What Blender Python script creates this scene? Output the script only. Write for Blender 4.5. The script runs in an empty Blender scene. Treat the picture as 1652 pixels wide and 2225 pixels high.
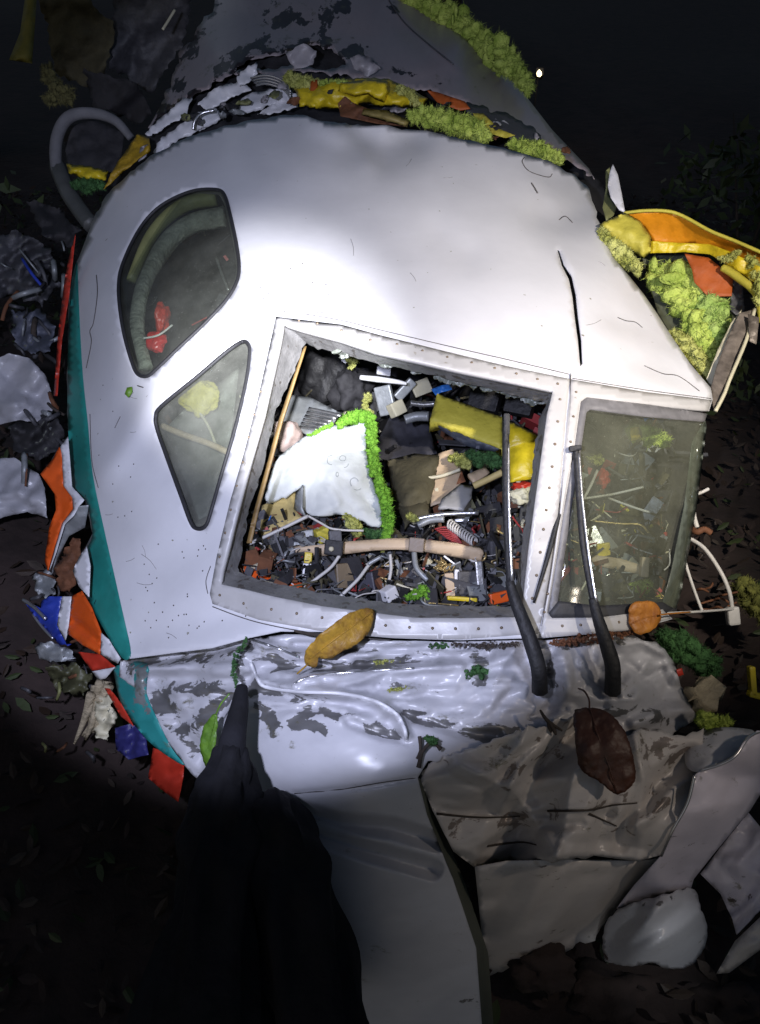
import bpy, bmesh, math, random
import numpy as np
from mathutils import Vector, Matrix, noise as mn
from mathutils.geometry import delaunay_2d_cdt

random.seed(7)
RNG = np.random.default_rng(7)
scene = bpy.context.scene
COL = scene.collection

# ------------------------------------------------------------------ camera
IW, IH, FPX = 1652.0, 2225.0, 1681.0          # picture units used for measuring, focal length in them
CAM_Z, PITCH = 1.85, math.radians(38.0)
CP = np.array([0.0, 0.0, CAM_Z])
FWD = np.array([0.0, math.cos(PITCH), -math.sin(PITCH)])
RGT = np.array([1.0, 0.0, 0.0])
UPV = np.array([0.0, math.sin(PITCH), math.cos(PITCH)])
cam_d = bpy.data.cameras.new('camera')
cam = bpy.data.objects.new('camera', cam_d)
COL.objects.link(cam)
cam.location = CP
cam.rotation_euler = (math.pi / 2 - PITCH, 0, 0)
cam_d.sensor_fit = 'VERTICAL'
cam_d.sensor_height = 36.0
cam_d.lens = 36.0 * FPX / IH
cam_d.clip_start = 0.02
cam_d.clip_end = 400
scene.camera = cam


def P(u, v, d):
    """world point d metres in front of the camera, seen at (u, v)"""
    u, v, d = np.broadcast_arrays(np.asarray(u, float), np.asarray(v, float), np.asarray(d, float))
    k = d[..., None]
    return CP + k * (FWD + ((u - IW / 2) / FPX)[..., None] * RGT - ((v - IH / 2) / FPX)[..., None] * UPV)


def DZ(u, v, z):
    """depth at which the sight line through (u, v) reaches height z"""
    r = FWD + (u - IW / 2) / FPX * RGT - (v - IH / 2) / FPX * UPV
    return (z - CAM_Z) / r[2]


# ------------------------------------------------------------------ night sky, moon, hand torches, added spots
world = bpy.data.worlds.new('World')
scene.world = world
world.use_nodes = True
wn = world.node_tree
bg = wn.nodes['Background']
sky = wn.nodes.new('ShaderNodeTexSky')
sky.sky_type = 'NISHITA'
sky.sun_disc = False
sky.sun_elevation = math.radians(30)
sky.sun_rotation = math.radians(200)
wn.links.new(sky.outputs[0], bg.inputs[0])
bg.inputs[1].default_value = 0.02

sun_d = bpy.data.lights.new('moon', 'SUN')
sun_d.energy = 0.01
sun_d.angle = math.radians(0.5)
sun_d.color = (0.8, 0.88, 1.0)
sun = bpy.data.objects.new('moon', sun_d)
COL.objects.link(sun)
sun.rotation_euler = (math.radians(60), 0, math.radians(200))


def spot(name, off, aim, energy, colour, size, blend, radius):
    l = bpy.data.lights.new(name, 'SPOT')
    l.energy, l.color, l.spot_size, l.spot_blend, l.shadow_soft_size = energy, colour, math.radians(size), blend, radius
    o = bpy.data.objects.new(name, l)
    COL.objects.link(o)
    pos = CP + off[0] * RGT + off[1] * UPV + off[2] * FWD
    o.location = pos
    o.rotation_euler = Vector(P(*aim) - pos).to_track_quat('-Z', 'Y').to_euler()
    return o


# two rescuers' torches beside the photographer: a cool one held left (two beams), a warmer one held right; the last two spots are added
spot('torch_cool_broad', (-0.30, 0.12, 0.0), (600, 850, 1.9), 140, (0.70, 0.74, 1.0), 61, 0.2, 0.03)
spot('torch_cool_centre', (-0.05, 0.10, 0.0), (590, 770, 1.9), 640, (0.95, 0.95, 1.0), 23, 1.0, 0.025)
spot('torch_warm', (0.95, 0.45, 0.1), (1370, 780, 1.9), 250, (1.0, 0.91, 0.80), 54, 1.0, 0.03)
spot('low_warm_fill', (1.25, 0.1, 0.5), (1400, 1680, 1.5), 14, (1.0, 0.85, 0.7), 34, 1.0, 0.03)  # added low spot that brings out the lower right folds
spot('lip_highlight_spot', (0.75, -0.35, 0.4), (1455, 2090, 1.6), 14, (0.92, 0.96, 1.0), 13, 1.0, 0.02)  # added narrow spot that brightens the bottom of the rounded lip

vs = scene.view_settings
vs.view_transform = 'Standard'
vs.look = 'None'
vs.gamma = 1
vs.exposure = 0
vs.use_curve_mapping = False


# ------------------------------------------------------------------ materials
def _new(name):
    m = bpy.data.materials.new(name)
    m.use_nodes = True
    nt = m.node_tree
    return m, nt, nt.nodes['Principled BSDF']


def M(name, col, rough=0.5, metal=0.0, var=0.25, scale=9.0, bump=0.15, bscale=70.0, col2=None, spec=0.5, spots=None, coat=0.0, w=(1, 1, 1)):
    """painted / cloth / metal surface: base colour varied by noise, fine relief, optional specks of dirt"""
    m, nt, b = _new(name)
    N, L = nt.nodes, nt.links
    tc = N.new('ShaderNodeTexCoord')
    mp = N.new('ShaderNodeMapping')
    mp.inputs['Scale'].default_value = w
    L.new(tc.outputs['Object'], mp.inputs[0])
    n1 = N.new('ShaderNodeTexNoise')
    n1.inputs['Scale'].default_value = scale
    n1.inputs['Detail'].default_value = 6
    n1.inputs['Roughness'].default_value = 0.65
    L.new(mp.outputs[0], n1.inputs[0])
    cr = N.new('ShaderNodeValToRGB')
    c = np.array(col)
    c2 = np.array(col2) if col2 is not None else c * (1 - var)
    cr.color_ramp.elements[0].position = 0.32
    cr.color_ramp.elements[1].position = 0.68
    cr.color_ramp.elements[0].color = (*c2, 1)
    cr.color_ramp.elements[1].color = (*c, 1)
    L.new(n1.outputs[0], cr.inputs[0])
    out = cr.outputs[0]
    if spots:
        sc, thr, scol = spots
        vo = N.new('ShaderNodeTexNoise')
        vo.inputs['Scale'].default_value = sc
        vo.inputs['Detail'].default_value = 3
        L.new(mp.outputs[0], vo.inputs[0])
        mr = N.new('ShaderNodeMapRange')
        mr.inputs[1].default_value = thr
        mr.inputs[2].default_value = thr + 0.03
        L.new(vo.outputs[0], mr.inputs[0])
        mx = N.new('ShaderNodeMix')
        mx.data_type = 'RGBA'
        L.new(mr.outputs[0], mx.inputs[0])
        L.new(out, mx.inputs[6])
        mx.inputs[7].default_value = (*scol, 1)
        out = mx.outputs[2]
    L.new(out, b.inputs['Base Color'])
    b.inputs['Metallic'].default_value = metal
    b.inputs['Specular IOR Level'].default_value = spec
    b.inputs['Coat Weight'].default_value = coat
    b.inputs['Coat Roughness'].default_value = 0.25
    rr = N.new('ShaderNodeMapRange')
    rr.inputs[3].default_value = max(0.03, rough - 0.1)
    rr.inputs[4].default_value = min(1, rough + 0.12)
    L.new(n1.outputs[0], rr.inputs[0])
    L.new(rr.outputs[0], b.inputs['Roughness'])
    if bump:
        n2 = N.new('ShaderNodeTexNoise')
        n2.inputs['Scale'].default_value = bscale
        n2.inputs['Detail'].default_value = 5
        L.new(mp.outputs[0], n2.inputs[0])
        bp = N.new('ShaderNodeBump')
        bp.inputs['Strength'].default_value = bump
        bp.inputs['Distance'].default_value = 0.01
        L.new(n2.outputs[0], bp.inputs['Height'])
        L.new(bp.outputs[0], b.inputs['Normal'])
    return m


def peel_material(name, paint, primer, seed=0.0, ms=(0.6, 1.0, 1.5), ns=17):
    """white paint that has flaked off to bare grey metal where the sheet was crushed ('peel' per point)"""
    m, nt, b = _new(name)
    N, L = nt.nodes, nt.links
    tc = N.new('ShaderNodeTexCoord')
    mp = N.new('ShaderNodeMapping')
    mp.inputs['Location'].default_value = (seed, seed * 2, 0)
    mp.inputs['Scale'].default_value = ms
    L.new(tc.outputs['Object'], mp.inputs[0])
    n1 = N.new('ShaderNodeTexNoise')
    n1.inputs['Scale'].default_value = ns
    n1.inputs['Detail'].default_value = 9
    n1.inputs['Roughness'].default_value = 0.62
    L.new(mp.outputs[0], n1.inputs[0])
    at = N.new('ShaderNodeAttribute')
    at.attribute_name = 'peel'
    ad = N.new('ShaderNodeMath')
    ad.operation = 'MULTIPLY_ADD'
    ad.inputs[1].default_value = 0.275
    L.new(at.outputs['Fac'], ad.inputs[0])
    L.new(n1.outputs[0], ad.inputs[2])
    mr = N.new('ShaderNodeMapRange')
    mr.inputs[1].default_value = 0.69
    mr.inputs[2].default_value = 0.70
    L.new(ad.outputs[0], mr.inputs[0])
    n2 = N.new('ShaderNodeTexNoise')
    n2.inputs['Scale'].default_value = 45
    n2.inputs['Detail'].default_value = 5
    L.new(mp.outputs[0], n2.inputs[0])
    c1 = N.new('ShaderNodeMix'); c1.data_type = 'RGBA'
    L.new(n2.outputs[0], c1.inputs[0])
    c1.inputs[6].default_value = (*[x * 0.86 for x in paint], 1)
    c1.inputs[7].default_value = (*paint, 1)
    c2 = N.new('ShaderNodeMix'); c2.data_type = 'RGBA'
    L.new(n2.outputs[0], c2.inputs[0])
    c2.inputs[6].default_value = (*[x * 0.55 for x in primer], 1)
    c2.inputs[7].default_value = (*primer, 1)
    mx = N.new('ShaderNodeMix'); mx.data_type = 'RGBA'
    L.new(mr.outputs[0], mx.inputs[0])
    L.new(c1.outputs[2], mx.inputs[6])
    L.new(c2.outputs[2], mx.inputs[7])
    # streaks of soil and moss
    n3 = N.new('ShaderNodeTexNoise')
    n3.inputs['Scale'].default_value = 26
    n3.inputs['Detail'].default_value = 8
    n3.inputs['Roughness'].default_value = 0.75
    L.new(mp.outputs[0], n3.inputs[0])
    ad3 = N.new('ShaderNodeMath'); ad3.operation = 'MULTIPLY_ADD'; ad3.inputs[1].default_value = 0.09
    L.new(at.outputs['Fac'], ad3.inputs[0]); L.new(n3.outputs[0], ad3.inputs[2])
    m3 = N.new('ShaderNodeMapRange')
    m3.inputs[1].default_value = 0.615
    m3.inputs[2].default_value = 0.73
    L.new(ad3.outputs[0], m3.inputs[0])
    mx3 = N.new('ShaderNodeMix'); mx3.data_type = 'RGBA'
    L.new(m3.outputs[0], mx3.inputs[0])
    L.new(mx.outputs[2], mx3.inputs[6])
    mx3.inputs[7].default_value = (0.12, 0.11, 0.06, 1)
    L.new(mx3.outputs[2], b.inputs['Base Color'])
    met = N.new('ShaderNodeMath'); met.operation = 'MULTIPLY'; met.inputs[1].default_value = 0.35
    L.new(mr.outputs[0], met.inputs[0])
    L.new(met.outputs[0], b.inputs['Metallic'])
    rg = N.new('ShaderNodeMapRange'); rg.inputs[3].default_value = 0.32; rg.inputs[4].default_value = 0.4
    L.new(mr.outputs[0], rg.inputs[0])
    L.new(rg.outputs[0], b.inputs['Roughness'])
    bp = N.new('ShaderNodeBump')
    bp.inputs['Strength'].default_value = 0.25
    bp.inputs['Distance'].default_value = 0.004
    iv = N.new('ShaderNodeMath'); iv.operation = 'SUBTRACT'; iv.inputs[0].default_value = 1
    L.new(mr.outputs[0], iv.inputs[1])
    L.new(iv.outputs[0], bp.inputs['Height'])
    L.new(bp.outputs[0], b.inputs['Normal'])
    return m


def fluff_material(name, c_hi, c_lo):
    m = M(name, c_hi, rough=0.95, scale=16, col2=c_lo, bump=1.0, bscale=110, spec=0.1)
    return m


def glass_material(name, dust, dcol=(0.45, 0.45, 0.4)):
    """dusty acrylic: mostly clear, a film of grime and scratches that catches the light"""
    m, nt, b = _new(name)
    N, L = nt.nodes, nt.links
    N.remove(b)
    out = N['Material Output']
    tr = N.new('ShaderNodeBsdfTransparent'); tr.inputs[0].default_value = (0.82, 0.85, 0.82, 1)
    gl = N.new('ShaderNodeBsdfGlossy'); gl.inputs['Roughness'].default_value = 0.09
    df = N.new('ShaderNodeBsdfDiffuse'); df.inputs[0].default_value = (*dcol, 1)
    tc = N.new('ShaderNodeTexCoord')
    n = N.new('ShaderNodeTexNoise'); n.inputs['Scale'].default_value = 7; n.inputs['Detail'].default_value = 9; n.inputs['Roughness'].default_value = 0.72
    L.new(tc.outputs['Object'], n.inputs[0])
    mr = N.new('ShaderNodeMapRange'); mr.inputs[1].default_value = 0.3; mr.inputs[2].default_value = 0.8
    mr.inputs[3].default_value = dust * 0.35; mr.inputs[4].default_value = dust * 1.5
    L.new(n.outputs[0], mr.inputs[0])
    vo = N.new('ShaderNodeTexVoronoi'); vo.inputs['Scale'].default_value = 120
    L.new(tc.outputs['Object'], vo.inputs[0])
    ms = N.new('ShaderNodeMapRange'); ms.inputs[1].default_value = 0.16; ms.inputs[2].default_value = 0.06
    ms.inputs[3].default_value = 0; ms.inputs[4].default_value = 0.35
    L.new(vo.outputs[0], ms.inputs[0])
    n4 = N.new('ShaderNodeTexNoise'); n4.inputs['Scale'].default_value = 60
    L.new(tc.outputs['Object'], n4.inputs[0])
    g4 = N.new('ShaderNodeMath'); g4.operation = 'GREATER_THAN'; g4.inputs[1].default_value = 0.56
    L.new(n4.outputs[0], g4.inputs[0])
    m4 = N.new('ShaderNodeMath'); m4.operation = 'MULTIPLY'
    L.new(g4.outputs[0], m4.inputs[0]); L.new(ms.outputs[0], m4.inputs[1])
    ad = N.new('ShaderNodeMath'); ad.operation = 'ADD'; ad.use_clamp = True
    L.new(mr.outputs[0], ad.inputs[0]); L.new(m4.outputs[0], ad.inputs[1])
    a = N.new('ShaderNodeMixShader'); a.inputs[0].default_value = 0.05
    L.new(tr.outputs[0], a.inputs[1]); L.new(gl.outputs[0], a.inputs[2])
    c = N.new('ShaderNodeMixShader')
    L.new(ad.outputs[0], c.inputs[0]); L.new(a.outputs[0], c.inputs[1]); L.new(df.outputs[0], c.inputs[2])
    L.new(c.outputs[0], out.inputs[0])
    return m


def emit_material(name, col, s):
    m, nt, b = _new(name)
    b.inputs['Emission Color'].default_value = (*col, 1)
    b.inputs['Emission Strength'].default_value = s
    return m


WHITE = M('white_aircraft_paint', (0.72, 0.72, 0.75), rough=0.34, var=0.12, scale=3.5, bump=0.03, bscale=40, spots=(48, 0.735, (0.25, 0.24, 0.18)))
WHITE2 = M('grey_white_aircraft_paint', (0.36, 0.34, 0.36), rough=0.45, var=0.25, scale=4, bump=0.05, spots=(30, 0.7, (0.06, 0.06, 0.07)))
FRAME = M('window_frame_paint', (0.46, 0.45, 0.44), rough=0.36, var=0.1, scale=14, bump=0.05, spots=(50, 0.7, (0.3, 0.28, 0.24)))
PRIMER = M('inner_skin_primer', (0.12, 0.13, 0.1), rough=0.7, var=0.4)
ZINC = M('yellow_green_primer', (0.24, 0.25, 0.1), rough=0.6, var=0.4)
REVEAL = M('bare_grey_reveal', (0.27, 0.265, 0.26), rough=0.5, metal=0.15, var=0.45, scale=16, bump=0.3, spots=(40, 0.62, (0.1, 0.09, 0.08)))
TEAL = M('teal_livery_paint', (0.025, 0.27, 0.23), rough=0.35, var=0.3, scale=8, bump=0.05, spots=(45, 0.7, (0.01, 0.06, 0.06)))
ORANGE = M('orange_livery_paint', (0.8, 0.115, 0.015), rough=0.35, var=0.25, scale=9, bump=0.06)
RED = M('red_livery_paint', (0.55, 0.04, 0.02), rough=0.4, var=0.3, bump=0.06)
BLUE = M('blue_livery_paint', (0.03, 0.06, 0.42), rough=0.35, var=0.35, bump=0.06)
NAVY = M('dark_blue_sheet', (0.03, 0.03, 0.16), rough=0.5, var=0.4)
GASKET = M('black_rubber_seal', (0.03, 0.03, 0.033), rough=0.6, var=0.3)
GASKET2 = M('grey_rubber_seal', (0.17, 0.165, 0.17), rough=0.5, var=0.4, scale=20)
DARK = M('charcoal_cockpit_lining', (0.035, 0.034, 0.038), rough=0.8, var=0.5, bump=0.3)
BLACKM = M('matt_black_metal', (0.016, 0.016, 0.018), rough=0.62, var=0.4, bump=0.6, scale=30, bscale=45)
BLACKC = M('black_cloth', (0.013, 0.013, 0.017), rough=0.85, var=0.6, scale=14, bump=0.8, bscale=24, spec=0.3)
STEEL = M('bare_aluminium', (0.62, 0.62, 0.63), rough=0.28, metal=0.85, var=0.25, scale=20, bump=0.1)
GREYM = M('grey_metal_bracket', (0.34, 0.36, 0.37), rough=0.45, metal=0.3, var=0.3, scale=20)
DGREY = M('dark_grey_panel', (0.09, 0.09, 0.1), rough=0.55, var=0.4, scale=20, bump=0.3)
GREEN = fluff_material('green_glass_wool', (0.58, 0.68, 0.16), (0.22, 0.32, 0.045))
GREEN2 = fluff_material('bright_green_trim_wool', (0.24, 0.5, 0.06), (0.1, 0.26, 0.025))
LIME = fluff_material('yellow_green_wool', (0.56, 0.57, 0.2), (0.28, 0.3, 0.06))
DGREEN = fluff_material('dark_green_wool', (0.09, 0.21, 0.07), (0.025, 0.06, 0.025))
YELLOW = M('yellow_insulation_film', (0.72, 0.55, 0.02), rough=0.4, var=0.35, scale=14, bump=0.4, bscale=50)
YELLOWB = M('yellow_padded_block', (0.55, 0.48, 0.06), rough=0.6, var=0.22, scale=10, bump=0.25, spots=(50, 0.7, (0.12, 0.1, 0.03)))
OFILM = M('orange_insulation_film', (0.8, 0.3, 0.012), rough=0.4, var=0.35, scale=9, bump=0.3, bscale=40)
OBOARD = M('orange_brown_board', (0.42, 0.09, 0.012), rough=0.6, var=0.3, scale=12)
RUST = M('rust_brown_scrap', (0.18, 0.07, 0.03), rough=0.8, var=0.5, scale=25)
TAN = M('tan_beam', (0.55, 0.42, 0.28), rough=0.55, var=0.2, scale=14, bump=0.2)
CARD = M('straw_board', (0.58, 0.46, 0.19), rough=0.7, var=0.25, scale=10, bump=0.3)
CREAM = M('cream_plastic', (0.62, 0.58, 0.42), rough=0.5, var=0.2)
PILLOW = M('white_blanket_cloth', (0.56, 0.59, 0.585), rough=0.8, var=0.1, scale=7, bump=0.35, bscale=26)
INK = M('grey_printed_ink', (0.36, 0.39, 0.39), rough=0.8, var=0.15)
BEIGEP = M('pinkish_beige_surface', (0.42, 0.33, 0.3), rough=0.7, var=0.25)
OLIVE = M('olive_fabric', (0.085, 0.075, 0.04), rough=0.85, var=0.4, scale=14, bump=0.4)
LBLUE = M('bright_blue_plastic', (0.04, 0.2, 0.62), rough=0.4, var=0.3)
LEAFY = M('yellow_brown_dead_leaf', (0.55, 0.32, 0.03), rough=0.5, col2=(0.2, 0.1, 0.02), scale=26, bump=0.4)
LEAFO = M('orange_dead_leaf', (0.5, 0.2, 0.025), rough=0.5, col2=(0.22, 0.07, 0.015), scale=24, bump=0.4)
LEAFB = M('dark_brown_dead_leaf', (0.075, 0.026, 0.013), rough=0.5, col2=(0.04, 0.016, 0.01), scale=14, bump=0.3)
LEAFG = M('green_leaf', (0.16, 0.32, 0.03), rough=0.45, col2=(0.06, 0.14, 0.015), scale=26, bump=0.3)
FOLI = M('dark_foliage', (0.05, 0.07, 0.02), rough=0.6, col2=(0.02, 0.035, 0.012), scale=6)
BARK = M('bark', (0.065, 0.05, 0.04), rough=0.9, var=0.5, scale=20, bump=0.8, bscale=30)
SOIL = M('forest_soil', (0.05, 0.033, 0.029), rough=0.95, col2=(0.02, 0.013, 0.011), scale=5, bump=1.0, bscale=18)
LITTER = M('fallen_leaves', (0.035, 0.02, 0.012), rough=0.6, col2=(0.03, 0.018, 0.01), scale=3, bump=0.2)
WOOD = M('splintered_wood', (0.5, 0.42, 0.28), rough=0.8, var=0.5, scale=20, bump=0.6, w=(1, 1, 6))
WIRE_W = M('white_cable', (0.6, 0.58, 0.55), rough=0.45, var=0.2)
WIRE_R = M('red_cable', (0.4, 0.05, 0.05), rough=0.5, var=0.3)
WIRE_D = M('dark_cable', (0.05, 0.05, 0.055), rough=0.5, var=0.3)
BRASS = M('brass_wire', (0.6, 0.45, 0.2), rough=0.4, metal=0.6, var=0.3)
GLASS = glass_material('dark_side_glass', 0.07)
GLASS2 = glass_material('hazy_window_glass', 0.2)
GLASS3 = glass_material('dusty_windscreen_glass', 0.125, (0.34, 0.34, 0.25))
CRUSH = peel_material('flaked_white_paint', (0.52, 0.52, 0.55), (0.2, 0.197, 0.197))
CRUSH2 = peel_material('flaked_white_warm_lit_tint', (0.56, 0.525, 0.5), (0.33, 0.28, 0.25), seed=3.0)  # white nose paint again, the brownish light tinted into its colour
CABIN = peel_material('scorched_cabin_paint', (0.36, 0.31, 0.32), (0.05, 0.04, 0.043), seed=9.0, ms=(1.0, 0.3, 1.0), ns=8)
CRUMP = peel_material('crumpled_grey_white_paint', (0.4, 0.4, 0.43), (0.16, 0.16, 0.165), seed=2.0)
LAV = peel_material('flaked_lavender_white_skin', (0.66, 0.62, 0.7), (0.2, 0.17, 0.17), seed=5.0)
TEALC = peel_material('flaked_teal_paint', (0.03, 0.27, 0.26), (0.3, 0.32, 0.32), seed=7.0)

# ------------------------------------------------------------------ geometry helpers
WL = {}


def tag(o, label=None, cat=None, group=None, kind=None):
    for k, x in (('label', label), ('category', cat), ('group', group), ('kind', kind)):
        if x:
            o[k] = x
    return o


def thing(name, label, cat, at, group=None):
    o = bpy.data.objects.new(name, None)
    o.empty_display_size = 0.05
    COL.objects.link(o)
    o.location = at
    WL[o] = np.array(at, float)
    return tag(o, label, cat, group)


def mk(name, V, Fc, mats, parent=None, smooth=True, fm=None, attrs=None):
    V = np.asarray(V, float)
    if parent is not None:
        org = WL[parent]
    else:
        org = np.array([V[:, 0].mean(), V[:, 1].mean(), V[:, 2].min()])
    me = bpy.data.meshes.new(name)
    me.from_pydata((V - org).tolist(), [], Fc if isinstance(Fc, list) else np.asarray(Fc).tolist())
    if not isinstance(mats, (list, tuple)):
        mats = [mats]
    for m in mats:
        me.materials.append(m)
    if fm is not None:
        me.polygons.foreach_set('material_index', np.asarray(fm, dtype=np.int32))
    me.polygons.foreach_set('use_smooth', np.full(len(me.polygons), smooth))
    for k, a in (attrs or {}).items():
        at = me.attributes.new(k, 'FLOAT', 'POINT')
        at.data.foreach_set('value', np.asarray(a, dtype=np.float32))
    me.update()
    o = bpy.data.objects.new(name, me)
    COL.objects.link(o)
    if parent is not None:
        o.parent = parent
        WL[o] = org
    else:
        o.location = org
        WL[o] = org
    return o


class TPS:
    def __init__(self, pts, reg=0.0):
        a = np.asarray(pts, float)
        self.x = a[:, :2] / 500.0
        n = len(a)
        K = self._k(self.x, self.x) + reg * np.eye(n)
        Q = np.c_[np.ones(n), self.x]
        A = np.block([[K, Q], [Q.T, np.zeros((3, 3))]])
        s = np.linalg.lstsq(A, np.r_[a[:, 2], 0, 0, 0], rcond=None)[0]
        self.w, self.c = s[:n], s[n:]

    @staticmethod
    def _k(a, b):
        r2 = ((a[:, None] - b[None]) ** 2).sum(-1)
        return 0.5 * r2 * np.log(r2 + 1e-12)

    def __call__(self, u, v):
        q = np.c_[np.ravel(u), np.ravel(v)] / 500.0
        return (self._k(q, self.x) @ self.w + self.c[0] + q @ self.c[1:]).reshape(np.shape(u))


def plane_fit(pts):
    a = np.asarray(pts, float)
    A = np.c_[np.ones(len(a)), a[:, 0], a[:, 1]]
    c = np.linalg.lstsq(A, 1 / a[:, 2], rcond=None)[0]
    return lambda u, v: 1 / (c[0] + c[1] * np.asarray(u, float) + c[2] * np.asarray(v, float))


def seg_dist(u, v, poly, closed=False):
    p = np.asarray(poly, float)
    q = np.roll(p, -1, 0) if closed else p[1:]
    p = p if closed else p[:-1]
    best = np.full(np.shape(u), 1e9)
    for a, b in zip(p, q):
        ab = b - a
        t = np.clip(((u - a[0]) * ab[0] + (v - a[1]) * ab[1]) / (ab @ ab + 1e-9), 0, 1)
        best = np.minimum(best, np.hypot(u - a[0] - t * ab[0], v - a[1] - t * ab[1]))
    return best


def inside(u, v, poly):
    p = np.asarray(poly, float)
    q = np.roll(p, -1, 0)
    r = np.zeros(np.shape(u), bool)
    for a, b in zip(p, q):
        if a[1] == b[1]:
            continue
        c = (a[1] > v) != (b[1] > v)
        r ^= c & (u < (b[0] - a[0]) * (v - a[1]) / (b[1] - a[1]) + a[0])
    return r


def cr(pts, n=6, closed=True):
    """smooth curve through the points"""
    p = np.asarray(pts, float)
    k = len(p)
    out = []
    for i in range(k if closed else k - 1):
        if closed:
            a, b, c, d = p[i - 1], p[i], p[(i + 1) % k], p[(i + 2) % k]
        else:
            a, b, c, d = p[max(i - 1, 0)], p[i], p[i + 1], p[min(i + 2, k - 1)]
        for j in range(n):
            t = j / n
            out.append(0.5 * (2 * b + (c - a) * t + (2 * a - 5 * b + 4 * c - d) * t * t + (3 * b - a - 3 * c + d) * t ** 3))
    if not closed:
        out.append(p[-1])
    return np.array(out)


def resample(poly, step, closed=True):
    p = np.asarray(poly, float)
    q = np.vstack([p, p[:1]]) if closed else p
    out = []
    for a, b in zip(q[:-1], q[1:]):
        n = max(1, int(math.ceil(np.linalg.norm((b - a)[:2]) / step)))
        for j in range(n):
            out.append(a + (b - a) * j / n)
    if not closed:
        out.append(q[-1])
    return np.array(out)


def jag(poly, amp, step=8, seed=0, closed=True):
    """torn edge"""
    r = np.random.default_rng(seed)
    p = resample(poly, step, closed)
    t = np.roll(p, -1, 0) - np.roll(p, 1, 0)
    nrm = np.c_[-t[:, 1], t[:, 0]] / (np.linalg.norm(t, axis=1)[:, None] + 1e-9)
    k = r.normal(0, 1, len(p))
    k = 0.6 * k + 0.4 * np.roll(k, 1)
    return p + nrm * (k * amp)[:, None]


def fold(seed, scale, amp, octaves=3):
    """sharp random folds, as in crushed sheet metal"""
    def f(u, v):
        out = np.zeros(np.shape(u)).ravel()
        U, Vv = np.ravel(u), np.ravel(v)
        for i in range(len(U)):
            s, a, q = 0.0, 1.0, 1.0 / scale
            for k in range(octaves):
                s += a * (1 - 2.2 * abs(mn.noise((U[i] * q + seed * 7.3, Vv[i] * q - seed * 3.1, seed + k))))
                a *= 0.5
                q *= 2.1
            out[i] = s
        return (out * amp).reshape(np.shape(u))
    return f


def facets(seed, sp, amp, ax=1.0):
    """buckled sheet: flat facets that meet in sharp creases (ax > 1 stretches them sideways)"""
    r = np.random.default_rng(seed + 100)
    T = r.normal(0, 1, (61, 67))
    a1, a2, a3 = r.uniform(0, 6.28, 3)

    def f(u, v):
        u = np.asarray(u, float) / ax
        v = np.asarray(v, float)
        U = u + sp * (.35 * np.sin(v / (sp * .9) + a1) + .22 * np.sin(u / (sp * .47) + v / (sp * 1.7) + a2))
        W = v + sp * (.35 * np.sin(u / (sp * .8) + a3) + .2 * np.sin(v / (sp * .5) - u / (sp * 1.9) + a1))
        x, y = U / sp + W / sp * 0.5, W / sp
        i, j = np.floor(x).astype(int), np.floor(y).astype(int)
        fx, fy = x - i, y - j
        h = lambda a, b: T[np.mod(a, 61), np.mod(b, 67)]
        lo = h(i, j) + fx * (h(i + 1, j) - h(i, j)) + fy * (h(i, j + 1) - h(i, j))
        hi = h(i + 1, j + 1) + (1 - fx) * (h(i, j + 1) - h(i + 1, j + 1)) + (1 - fy) * (h(i + 1, j) - h(i + 1, j + 1))
        return amp * np.where(fx + fy < 1, lo, hi)
    return f


def ridge(poly, w, h, sharp=True):
    def f(u, v):
        t = seg_dist(u, v, poly) / w
        return h * (np.maximum(0, 1 - t) if sharp else np.exp(-t * t))
    return f


def add(*fs):
    return lambda u, v: sum(f(u, v) for f in fs)


def shift(f, k):
    return lambda u, v: f(u, v) + k


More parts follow.
